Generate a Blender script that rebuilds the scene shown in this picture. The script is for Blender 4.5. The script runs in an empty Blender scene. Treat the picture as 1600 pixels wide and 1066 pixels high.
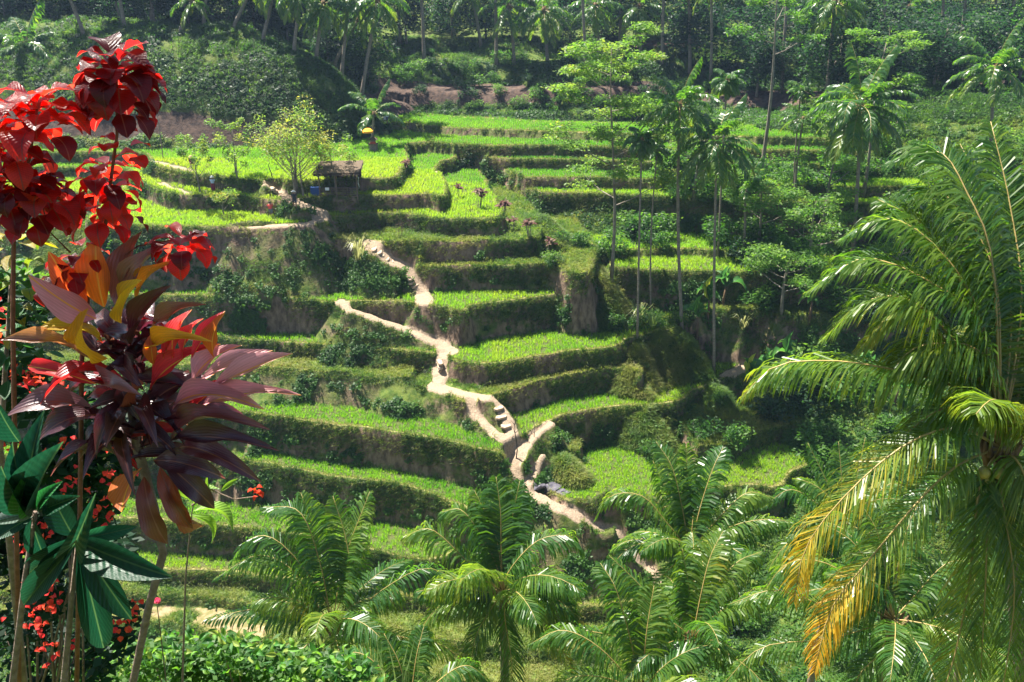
import bpy, math, random
import numpy as np
from mathutils import Vector, Matrix, Quaternion

# ------------------------------------------------------------------ camera, sky, sun, exposure
SC = bpy.context.scene
COL = SC.collection
CZ = 80.0
F = 1350.0
TH = math.atan(593 / 1350)
cam_d = bpy.data.cameras.new('camera')
cam_d.lens = 36 * F / 1600
cam_d.sensor_width = 36
cam_d.clip_start = 0.05
cam_d.clip_end = 2000
cam = bpy.data.objects.new('camera', cam_d)
COL.objects.link(cam)
cam.location = (0, 0, CZ)
cam.rotation_euler = (math.pi / 2 - TH, 0, 0)
SC.camera = cam

SUN_EL, SUN_AZ = math.radians(64), math.radians(-50)      # high, behind the hillside and to the left
world = bpy.data.worlds.new("World")
SC.world = world
world.use_nodes = True
wn = world.node_tree
sky = wn.nodes.new('ShaderNodeTexSky')
sky.sky_type = 'NISHITA'
sky.sun_disc = False
sky.sun_elevation = SUN_EL
sky.sun_rotation = SUN_AZ
bg = wn.nodes['Background']
bg.inputs['Strength'].default_value = 0.05
wn.links.new(sky.outputs[0], bg.inputs[0])
sl = bpy.data.lights.new('sun', 'SUN')
sl.energy = 5.0
sl.angle = math.radians(0.5)
sl.color = (1.0, 0.94, 0.84)
so = bpy.data.objects.new('sun', sl)
COL.objects.link(so)
sdir = Vector((math.sin(SUN_AZ) * math.cos(SUN_EL), math.cos(SUN_AZ) * math.cos(SUN_EL), math.sin(SUN_EL)))
so.rotation_euler = sdir.to_track_quat('Z', 'Y').to_euler()
so.location = (0, 0, 200)
SC.view_settings.view_transform = 'Standard'
SC.view_settings.look = 'None'
SC.view_settings.gamma = 1
SC.view_settings.use_curve_mapping = False
SC.view_settings.exposure = 2.0
SC.cycles.max_bounces = 6
SC.cycles.diffuse_bounces = 3
SC.cycles.transmission_bounces = 4
SC.cycles.transparent_max_bounces = 6
SC.cycles.volume_bounces = 0

# ------------------------------------------------------------------ helpers
Fw = Vector((0, math.cos(TH), -math.sin(TH)))
Uw = Vector((0, math.sin(TH), math.cos(TH)))


def ray(px, py):
    return Fw + Vector((1, 0, 0)) * ((px - 800) / F) + Uw * ((533 - py) / F)


def P(px, py, z):
    """the place where a sight line meets the level z"""
    r = ray(px, py)
    return Vector((0, 0, CZ)) + r * ((z - CZ) / r.z)


def PD(px, py, Y):
    """the place on a sight line at the distance Y"""
    r = ray(px, py)
    return Vector((0, 0, CZ)) + r * (Y / r.y)


_lat = {}


def vnoise(x, y, s, seed=0):
    if seed not in _lat:
        _lat[seed] = np.random.RandomState(seed).rand(256, 256)
    L = _lat[seed]
    x = np.asarray(x, float) / s + 1000.3
    y = np.asarray(y, float) / s + 1000.7
    xi = np.floor(x).astype(int); yi = np.floor(y).astype(int)
    fx = x - xi; fy = y - yi
    fx = fx * fx * (3 - 2 * fx); fy = fy * fy * (3 - 2 * fy)
    g = lambda a, b: L[a % 256, b % 256]
    return ((g(xi, yi) * (1 - fx) + g(xi + 1, yi) * fx) * (1 - fy)
            + (g(xi, yi + 1) * (1 - fx) + g(xi + 1, yi + 1) * fx) * fy) * 2 - 1


def tag(o, label=None, cat=None, group=None, kind=None):
    if label: o['label'] = label
    if cat: o['category'] = cat
    if group: o['group'] = group
    if kind: o['kind'] = kind
    return o


def link(name, data, parent=None, M=None):
    o = bpy.data.objects.new(name, data)
    COL.objects.link(o)
    if parent is not None:
        o.parent = parent
    if M is not None:
        o.matrix_local = M
    return o


def empty(name, loc, rz=0, label=None, cat=None, group=None):
    o = bpy.data.objects.new(name, None)
    o.empty_display_size = 0.3
    COL.objects.link(o)
    o.location = loc
    o.rotation_euler = (0, 0, rz)
    return tag(o, label, cat, group)


class MB:
    """collects vertices and faces, with an optional value per face corner"""
    def __init__(self):
        self.v = []; self.f = []; self.a = []

    def add(self, vs, fs, a=0.0):
        n = len(self.v)
        self.v += [tuple(p) for p in vs]
        self.f += [tuple(i + n for i in q) for q in fs]
        self.a += ([a] * len(vs)) if not hasattr(a, '__len__') else list(a)

    def box(self, c, s, M=None, a=0.0):
        x, y, z = s[0] / 2, s[1] / 2, s[2] / 2
        vs = [Vector((c[0] + i * x, c[1] + j * y, c[2] + k * z)) for i in (-1, 1) for j in (-1, 1) for k in (-1, 1)]
        if M: vs = [M @ v for v in vs]
        self.add(vs, [(0, 1, 3, 2), (4, 6, 7, 5), (0, 4, 5, 1), (2, 3, 7, 6), (0, 2, 6, 4), (1, 5, 7, 3)], a)

    def tube(self, pts, rs, n=6, a=0.0, cap=True):
        pts = [Vector(p) for p in pts]
        if not hasattr(rs, '__len__'): rs = [rs] * len(pts)
        vs = []; fs = []
        prev = None
        for i, p in enumerate(pts):
            d = (pts[min(i + 1, len(pts) - 1)] - pts[max(i - 1, 0)]).normalized()
            if prev is None:
                x = d.cross(Vector((0.3, 0.2, 1)) if abs(d.z) < .9 else Vector((1, 0.1, 0))).normalized()
            else:
                x = (prev - d * prev.dot(d)).normalized()
            prev = x
            y = d.cross(x)
            for k in range(n):
                t = 2 * math.pi * k / n
                vs.append(p + (x * math.cos(t) + y * math.sin(t)) * rs[i])
        for i in range(len(pts) - 1):
            for k in range(n):
                fs.append((i * n + k, i * n + (k + 1) % n, (i + 1) * n + (k + 1) % n, (i + 1) * n + k))
        if cap:
            fs.append(tuple(range(n - 1, -1, -1)))
            fs.append(tuple((len(pts) - 1) * n + k for k in range(n)))
        self.add(vs, fs, a)

    def mesh(self, name, mat, smooth=False):
        me = bpy.data.meshes.new(name)
        me.from_pydata(self.v, [], self.f)
        if mat is not None:
            me.materials.append(mat)
        if any(self.a):
            at = me.attributes.new('tone', 'FLOAT', 'POINT')
            at.data.foreach_set('value', np.array(self.a, dtype=np.float32))
        if smooth:
            me.polygons.foreach_set('use_smooth', [True] * len(me.polygons))
        me.update()
        return me

    def build(self, name, mat, parent=None, smooth=False, M=None):
        return link(name, self.mesh(name, mat, smooth), parent, M)


def newmat(name):
    m = bpy.data.materials.new(name)
    m.use_nodes = True
    nt = m.node_tree
    return m, nt, nt.nodes['Principled BSDF'], nt.nodes['Material Output']


def N(nt, typ, **kw):
    n = nt.nodes.new(typ)
    for k, v in kw.items():
        if k in n.inputs:
            n.inputs[k].default_value = v
        else:
            setattr(n, k, v)
    return n


def ramp(nt, stops):
    r = nt.nodes.new('ShaderNodeValToRGB')
    e = r.color_ramp.elements
    while len(e) < len(stops): e.new(0.5)
    for i, (p, c) in enumerate(stops):
        e[i].position = p
        e[i].color = (*c, 1)
    return r


def leafmat(name, cols, trans, mix=0.45, rough=0.4, spec=0.5, source='random', nscale=3.0, tint=None):
    """cols: colours along the chosen source (object random, mesh tone or point tone)"""
    m, nt, pb, out = newmat(name)
    L = nt.links.new
    if source == 'random':
        s = N(nt, 'ShaderNodeObjectInfo').outputs['Random']
    elif source == 'tone':
        s = N(nt, 'ShaderNodeAttribute', attribute_name='tone').outputs['Fac']
    else:
        s = N(nt, 'ShaderNodeAttribute', attribute_name='ptone', attribute_type='INSTANCER').outputs['Fac']
    no = N(nt, 'ShaderNodeTexNoise', Scale=nscale, Detail=3.0)
    geo = N(nt, 'ShaderNodeNewGeometry')
    L(geo.outputs['Position'], no.inputs['Vector'])
    ma = N(nt, 'ShaderNodeMath', operation='MULTIPLY_ADD')
    L(no.outputs['Fac'], ma.inputs[0]); ma.inputs[1].default_value = 0.5; ma.inputs[2].default_value = -0.25
    ad = N(nt, 'ShaderNodeMath', operation='ADD', use_clamp=True)
    L(s, ad.inputs[0]); L(ma.outputs[0], ad.inputs[1])
    n = len(cols)
    r = ramp(nt, [(i / max(1, n - 1), c) for i, c in enumerate(cols)])
    r2 = ramp(nt, [(i / max(1, n - 1), c) for i, c in enumerate(trans)])
    L(ad.outputs[0], r.inputs[0]); L(ad.outputs[0], r2.inputs[0])
    L(r.outputs[0], pb.inputs['Base Color'])
    pb.inputs['Roughness'].default_value = rough
    pb.inputs['Specular IOR Level'].default_value = spec
    tr = N(nt, 'ShaderNodeBsdfTranslucent')
    L(r2.outputs[0], tr.inputs['Color'])
    mx = N(nt, 'ShaderNodeMixShader')
    mx.inputs[0].default_value = mix
    L(pb.outputs[0], mx.inputs[1]); L(tr.outputs[0], mx.inputs[2])
    L(mx.outputs[0], out.inputs['Surface'])
    return m


def plainmat(name, c1, c2, scale=4.0, rough=0.85, bump=0.3, stretch=None, spec=0.3):
    m, nt, pb, out = newmat(name)
    L = nt.links.new
    tc = N(nt, 'ShaderNodeTexCoord')
    mp = N(nt, 'ShaderNodeMapping')
    if stretch: mp.inputs['Scale'].default_value = stretch
    L(tc.outputs['Object'], mp.inputs[0])
    no = N(nt, 'ShaderNodeTexNoise', Scale=scale, Detail=5.0, Roughness=0.65)
    L(mp.outputs[0], no.inputs['Vector'])
    r = ramp(nt, [(0.3, c1), (0.7, c2)])
    L(no.outputs['Fac'], r.inputs[0])
    L(r.outputs[0], pb.inputs['Base Color'])
    pb.inputs['Roughness'].default_value = rough
    pb.inputs['Specular IOR Level'].default_value = spec
    if bump:
        b = N(nt, 'ShaderNodeBump', Strength=bump, Distance=0.05)
        L(no.outputs['Fac'], b.inputs['Height']); L(b.outputs[0], pb.inputs['Normal'])
    return m


# ------------------------------------------------------------------ the lie of the land
def rng(a, b): return random.uniform(a, b)


T0, T1, T2, T3, T4, T5, T6, T7, T8 = 58.3, 56.9, 55.3, 53.6, 51.6, 48.9, 45.3, 43.3, 41.0
T9, T10, T11, T12, T13 = 37.3, 33.5, 30.6, 29.3, 28.4
# level, lip (picture points on that level), back reach (points on that level, or None: straight back), slope of the bank
# kind: r rice, g grass, d dry
TER = [
    ('r', 59.3, [(606, 200), (611, 190), (692, 200), (817, 205), (1000, 211), (1150, 214), (1500, 222)], [(1500, 200), (1150, 196), (850, 190), (700, 182), (612, 176)], 3),
    ('r', T0, [(-120, 238), (100, 238), (225, 240), (233, 251), (240, 261), (304, 274), (324, 275), (380, 282), (446, 285),
               (500, 282), (568, 280), (618, 280), (628, 262), (640, 248), (630, 236), (645, 221), (733, 228), (844, 228),
               (1000, 232), (1150, 234), (1500, 240)], None, 3),
    ('r', T1, [(-120, 262), (60, 262), (190, 265), (205, 275), (230, 293), (277, 306), (330, 305), (388, 308), (425, 314),
               (455, 312), (500, 308), (545, 309), (580, 307), (623, 306), (672, 303), (697, 312), (702, 290), (692, 271), (676, 266),
               (689, 252), (704, 251), (722, 238), (742, 238), (750, 247), (800, 249), (900, 251), (1000, 253), (1150, 256), (1500, 262)], None, 3),
    ('r', 55.7, [(-120, 300), (75, 302), (130, 304), (150, 290), (170, 262)], None, 2),
    ('r', 54.5, [(-120, 330), (80, 330), (128, 318), (150, 280)], None, 2),
    ('r', 55.7, [(770, 250), (803, 278), (885, 278), (969, 279), (1080, 284), (1160, 290), (1500, 296)], None, 3),
    ('r', 54.4, [(790, 270), (820, 301), (935, 303), (990, 306), (1060, 310), (1200, 316), (1500, 325)], None, 3),
    ('r', T2, [(130, 345), (190, 350), (203, 354), (355, 356), (415, 353), (450, 352), (480, 350), (512, 340), (544, 339), (590, 333), (632, 335), (685, 345),
               (750, 342), (778, 342), (786, 330), (772, 300), (748, 268), (745, 245)], None, 3),
    ('g', T3, [(180, 378), (260, 380), (340, 376), (412, 375), (530, 375), (560, 378), (631, 380), (682, 380), (746, 377), (766, 375), (834, 373), (842, 362),
               (850, 340), (800, 290)], None, 2.6),
    ('g', T4, [(560, 404), (600, 412), (648, 418), (733, 413), (800, 414), (868, 412), (880, 425), (912, 431), (925, 415), (930, 380), (880, 320)], None, 2.6),
    ('r', 50.4, [(905, 385), (940, 398), (972, 394), (1010, 392), (1067, 389), (1110, 392), (1180, 395)], [(1200, 366), (1000, 355), (930, 358)], 3),
    ('r', 49.7, [(950, 418), (982, 424), (1070, 424), (1160, 426), (1230, 427), (1420, 432)], [(1420, 405), (1230, 398), (960, 390)], 3),
    ('r', T5, [(-150, 462), (100, 462), (243, 462), (338, 464), (473, 469), (527, 474), (554, 471), (600, 472), (641, 474), (668, 476), (700, 484), (728, 489), (733, 478), (783, 472),
               (854, 463), (918, 455), (949, 449), (958, 440), (950, 400), (900, 330)], None, 3),
    ('g', 46.3, [(1092, 488), (1120, 482), (1250, 492), (1400, 505), (1620, 512)], None, 2.4),
    ('g', 43.6, [(1150, 523), (1200, 522), (1300, 530), (1650, 540)], None, 2.4),
    ('g', 43.7, [(-150, 566), (300, 570), (400, 575), (500, 582), (564, 590), (640, 594)], None, 1.25),
    ('r', T6, [(-150, 524), (100, 524), (300, 526), (368, 530), (540, 543), (614, 547), (675, 554), (695, 556), (712, 566), (760, 571), (830, 560), (895, 547), (935, 547), (969, 540),
               (979, 532), (1037, 517), (1058, 508), (1082, 500), (1090, 470), (1085, 440)], None, 3),
    ('g', T7, [(540, 590), (564, 597), (614, 598), (665, 605), (700, 616), (729, 634), (745, 628), (763, 621), (817, 604), (901, 584), (969, 577), (993, 577), (1003, 590),
               (1012, 560), (1000, 500)], None, 2.8),
    ('r', T8, [(-150, 634), (60, 634), (240, 638), (382, 644), (540, 666), (665, 685), (766, 706), (790, 709), (812, 690), (841, 668), (868, 657), (888, 648), (959, 638), (1016, 635),
               (1070, 627), (1094, 608), (1138, 588), (1158, 586), (1172, 560), (1168, 520), (1150, 470)], None, 3.2),
    ('g', 38.9, [(1085, 700), (1120, 697), (1141, 692), (1171, 675), (1225, 664), (1263, 662), (1282, 668), (1300, 640), (1290, 560)], None, 3),
    ('g', 38.6, [(800, 720), (840, 716), (892, 714), (910, 700), (905, 660)], None, 2.5),
    ('r', T9, [(-150, 716), (40, 716), (240, 712), (395, 718), (540, 750), (631, 760), (682, 777), (722, 797), (758, 800), (800, 770), (850, 760), (880, 782), (905, 800), (950, 815),
               (1000, 800), (1060, 775), (1148, 758), (1222, 764), (1225, 744), (1250, 733), (1320, 706), (1330, 640)], None, 3),
    ('r', T10, [(-150, 800), (40, 800), (220, 812), (338, 823), (422, 830), (574, 858), (655, 882), (700, 870), (760, 835), (801, 829), (891, 837), (934, 845), (985, 862), (1010, 835),
                (1000, 780)], None, 3),
    ('r', T11, [(-150, 880), (40, 880), (200, 884), (267, 892), (327, 894), (430, 905), (520, 915), (600, 930), (700, 945), (800, 940), (871, 948), (952, 952), (1060, 930), (1150, 870)], None, 3),
    ('g', T12, [(-150, 925), (40, 925), (246, 926), (358, 937), (449, 957), (600, 990), (800, 1015), (950, 1020), (1100, 985), (1250, 900)], None, 2.5),
    ('g', T13, [(-150, 960), (40, 960), (233, 967), (297, 984), (420, 1012), (600, 1050), (850, 1085), (1100, 1060), (1300, 960)], None, 2.5),
    ('d', T13 + .1, [(150, 972), (233, 968), (297, 983), (400, 1000), (440, 985), (380, 955), (250, 938), (150, 935)], [(240, 935)], 1.4),
]
# way: list of (px, py, level, half width), cut into and banked up over the terraces
WAYS = [
    [(236, 252, T0, .5), (300, 268, T0, .4)],
    [(250, 288, T1 - .1, .35), (292, 303, T1, .35)],
    [(415, 288, T0 - .3, .6), (432, 300, T1 + .2, .7), (466, 318, T1, .8), (500, 330, 56.2, .8), (503, 342, 55.5, .8), (480, 350, T2 + .05, .6), (430, 353, T2, .5), (385, 355, T2 - .2, .6), (372, 360, 54.8, .7),
     (398, 368, 54.1, .7), (415, 376, T3, .7)],
    [(575, 378, T3, .8), (590, 393, 52.9, 1.2), (612, 409, 51.9, 1.2), (636, 420, 51.1, .8), (648, 440, 50.0, .7), (660, 458, T5 + .2, .9), (662, 472, T5, 1.0)],
    [(530, 472, T5, .5), (545, 484, 48.5, .6), (590, 500, 47.6, .6), (640, 517, 46.6, .6), (690, 538, 45.6, .8), (700, 549, T6, 1.1), (688, 562, 44.9, .8), (685, 574, 44.1, .7), (690, 588, 43.7, .9),
     (680, 605, T7, .9), (720, 616, T7, .7), (768, 622, T7, .6)],
    [(728, 622, T7, .5), (735, 640, 42.5, .5), (752, 658, 41.9, .6), (775, 678, 41.4, .7), (805, 690, T8, .8), (800, 705, 40.7, .7)],
    [(770, 622, T7 - .1, .4), (788, 645, 42.3, .7), (800, 672, 41.3, .6), (806, 690, T8, .6)],
    [(860, 662, T8, .4), (835, 680, 40.7, .45), (812, 706, 40.0, .6), (803, 735, 38.9, .6), (808, 755, 38.2, .6), (835, 775, 37.5, .6), (880, 795, 37.0, .6), (905, 808, 36.3, .9),
     (935, 830, 35.0, 1.2), (960, 838, 34.3, 1.5), (985, 862, 33.0, 1.2), (1010, 890, 31.5, .7), (1040, 930, 30.6, .6)],
    [(845, 712, 39.6, .35), (838, 735, 38.6, .4), (825, 758, 38.0, .4)],
    [(1130, 590, T8 - .1, .6), (1160, 575, T8, .7), (1178, 568, T8 - .1, .6)],
]
# grassy spurs: (px, py, level, half width)
SPURS = [
    [(1000, 545, 44.6, .5), (1016, 582, 42.5, .3)], [(1035, 528, 45.0, .6), (1050, 568, 42.8, .3)],
    [(212, 284, 56.1, .4), (280, 310, 55.9, .3), (340, 313, 55.8, .3), (400, 317, 55.8, .2)],
    [(1080, 640, 39.8, .8), (1095, 690, 37.9, .9)],
    [(1046, 516, 45.2, .8), (1068, 532, 44.4, .9), (1088, 553, 43.2, .6), (1100, 566, 41.8, .3)],
    [(990, 580, 43.2, .3), (1004, 605, 42.0, .3), (1014, 622, 41.2, .2)],
    [(840, 345, 53.9, 1.2), (868, 372, 52.6, 1.2), (900, 395, 51.3, 1.2), (925, 430, 50.0, .8)],
    [(1120, 610, 40.6, .7), (1125, 650, 39.3, .7), (1120, 690, 37.9, .5)],
    [(1010, 645, 40.4, .6), (1025, 680, 38.9, .7), (1035, 715, 37.6, .5)],
    [(88, 330, 54.0, .6), (120, 340, 54.0, .8), (150, 372, 52.5, .8)],
    [(880, 720, 38.8, .5), (905, 745, 38.0, .5)],
]
DIRT = [(600, 500, 47.6, 2.2), (650, 512, 47.2, 2.4), (705, 520, 47, 2.2), (470, 388, 52.8, 2.2), (530, 388, 52.8, 2.0), (600, 395, 52.6, 1.6), (660, 440, 50.4, 1.6), (700, 395, 52.7, 2.0),
        (700, 590, 44.3, 1.5), (745, 590, 44.3, 1.2), (870, 575, 44.6, 1.4), (830, 630, 42.5, 2.0), (900, 625, 42.3, 1.6), (925, 490, 47.3, 1.8), (950, 500, 47, 1.6), 
        (540, 320, 56.3, 1.5), (640, 318, 56.1, 2.0), (440, 505, 46.8, 2.0), (880, 445, 50, 1.3), (980, 690, 39.5, 1.8), (860, 290, 55, 2.5), (760, 262, 56.3, 2.5), (300, 300, 57.5, 1.8), (430, 320, 56.4, 1.3),
        (590, 700, 39.5, 1.3), (850, 790, 37.0, 1.8), (1010, 560, 43, .1), (620, 210, 58.8, .1), (720, 205, 58.9, 3), (350, 375, 54, 1.8), (730, 640, 42.5, 1.2)]
BASE = [(-30, 0, 78.3), (0, 0, 78.3), (30, 0, 78.3), (-30, 4, 76.0), (0, 4, 75.6), (30, 4, 76), (-30, 10, 67), (0, 10, 67), (30, 10, 67),
        (-30, 20, 51), (0, 20, 51), (30, 20, 53), (-40, 35, 34), (0, 35, 33), (40, 35, 36), (-45, 48, 26), (0, 48, 25), (45, 48, 28),
        (-45, 57, 25), (0, 57, 24), (45, 57, 30),
        (-50, 70, 31), (-20, 70, 32), (8, 70, 32), (-55, 82, 40), (-20, 82, 40), (8, 82, 40), (-60, 95, 48), (-20, 95, 47), (5, 95, 47),
        (-70, 108, 54), (-30, 108, 54), (0, 108, 54)]
for px, py, z in [(1000, 760, 37.0), (1100, 900, 31), (1200, 800, 34.5), (1350, 850, 34), (1550, 850, 34), (1200, 700, 37), (1350, 690, 38.5), (1550, 690, 39.5),
                  (1150, 545, 40.2), (1220, 600, 40.3), (1400, 600, 42.0), (1600, 600, 43.5), (1150, 500, 41.0), (1300, 500, 43.0), (1500, 500, 46.5), (1700, 500, 47),
                  (1120, 455, 43.6), (1050, 460, 44.6), (1200, 430, 48.5), (1350, 430, 48.8), (1600, 440, 49), (1000, 455, 45),
                  (1250, 400, 48.5), (1450, 400, 50), (1650, 400, 51), (1000, 345, 51.5), (1150, 350, 51), (1350, 320, 53), (1600, 320, 54),
                  (860, 320, 52.6), (900, 340, 51.8), (920, 372, 50.4),
                  (1000, 250, 54), (1150, 240, 56.5), (1350, 240, 58), (1650, 240, 59),
                  (1180, 200, 59.5), (1350, 180, 62), (1600, 170, 63)]:
    q = P(px, py, z)
    BASE.append((q.x, q.y, z))
for px, py, Y in [(-150, 236, 111), (0, 235, 110), (150, 234, 110), (300, 233, 110), (400, 230, 111), (480, 224, 112), (560, 214, 116), (597, 196, 123),
                  (-150, 195, 112), (0, 195, 112), (150, 193, 112), (300, 196, 112), (400, 190, 112.5), (480, 176, 113.5), (560, 170, 118.5),
                  (-150, 95, 118), (0, 95, 118), (150, 85, 118), (250, 80, 118), (350, 85, 118), (430, 100, 117.5), (500, 120, 118.5), (560, 145, 122),
                  (600, 150, 134), (590, 95, 150), (600, 50, 175),
                  (-150, 40, 150), (50, 40, 150), (250, 40, 150), (450, 60, 145), (540, 90, 140),
                  (620, 178, 137), (700, 184, 137), (850, 194, 137), (640, 145, 140), (720, 140, 140), (860, 155, 141),
                  (650, 112, 147), (750, 115, 146), (850, 118, 146), (660, 72, 158), (800, 75, 156), (900, 110, 148),
                  (950, 196, 138), (950, 150, 143), (1050, 196, 138), (1050, 130, 146), (950, 80, 155), (1050, 65, 160), (1200, 110, 155), (1400, 90, 160), (1600, 100, 160),
                  (1200, 60, 170), (1400, 50, 175), (1650, 50, 175), (800, 30, 180), (1000, 30, 180)]:
    q = PD(px, py, Y)
    BASE.append(tuple(q))
for x in (-220, -110, 0, 110, 220):
    BASE += [(x, 230, 92), (x, 330, 118)]
BASE = np.array(BASE)


def rbf_fit(pts):
    n = len(pts)
    D = np.hypot(pts[:, None, 0] - pts[None, :, 0], pts[:, None, 1] - pts[None, :, 1])
    A = np.zeros((n + 3, n + 3))
    A[:n, :n] = D - np.eye(n) * 0.0
    A[:n, n] = 1; A[:n, n + 1] = pts[:, 0]; A[:n, n + 2] = pts[:, 1]
    A[n:, :n] = A[:n, n:].T
    b = np.zeros(n + 3); b[:n] = pts[:, 2]
    return np.linalg.solve(A, b)


RB = rbf_fit(BASE)


def base_h(X, Y):
    h = RB[-3] + RB[-2] * X + RB[-1] * Y
    for (px, py, _), w in zip(BASE, RB[:-3]):
        h = h + w * np.sqrt((X - px) ** 2 + (Y - py) ** 2 + 0.5)
    return h


def seg_dist(X, Y, pts, closed):
    """distance to a polyline, with the parameter of the nearest point"""
    best = np.full(X.shape, 1e9); par = np.zeros(X.shape)
    m = len(pts)
    for i in range(m if closed else m - 1):
        ax, ay = pts[i][0], pts[i][1]; bx, by = pts[(i + 1) % m][0], pts[(i + 1) % m][1]
        dx, dy = bx - ax, by - ay
        t = np.clip(((X - ax) * dx + (Y - ay) * dy) / (dx * dx + dy * dy + 1e-9), 0, 1)
        d = np.hypot(X - ax - t * dx, Y - ay - t * dy)
        k = d < best
        best = np.where(k, d, best); par = np.where(k, i + t, par)
    return best, par


def inside(X, Y, pts):
    r = np.zeros(X.shape, bool)
    m = len(pts)
    for i in range(m):
        ax, ay = pts[i][0], pts[i][1]; bx, by = pts[(i + 1) % m][0], pts[(i + 1) % m][1]
        if ay == by: continue
        c = ((ay > Y) != (by > Y)) & (X < (bx - ax) * (Y - ay) / (by - ay) + ax)
        r ^= c
    return r


def chaikin(pts, n=1):
    for _ in range(n):
        q = [pts[0]]
        for a, b in zip(pts[:-1], pts[1:]):
            q += [tuple(np.array(a) * .75 + np.array(b) * .25), tuple(np.array(a) * .25 + np.array(b) * .75)]
        q.append(pts[-1])
        pts = q
    return pts


POLY = []
for kind, z, lip, back, k in TER:
    w = [P(a, b, z) for a, b in lip]
    w = chaikin([(p.x, p.y) for p in w], 1)
    if back:
        bk = [P(a, b, z) for a, b in back]
        w = w + [(p.x, p.y) for p in bk]
    else:
        yb = 126 if z < 58 else 128
        r, l = w[-1], w[0]
        w = w + [(r[0] * 1.0 + (3 if r[0] < 25 else 6), max(yb, r[1] + 2)), (l[0] - 6, max(yb, l[1] + 2))]
    POLY.append((kind, z, w, k))


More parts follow.
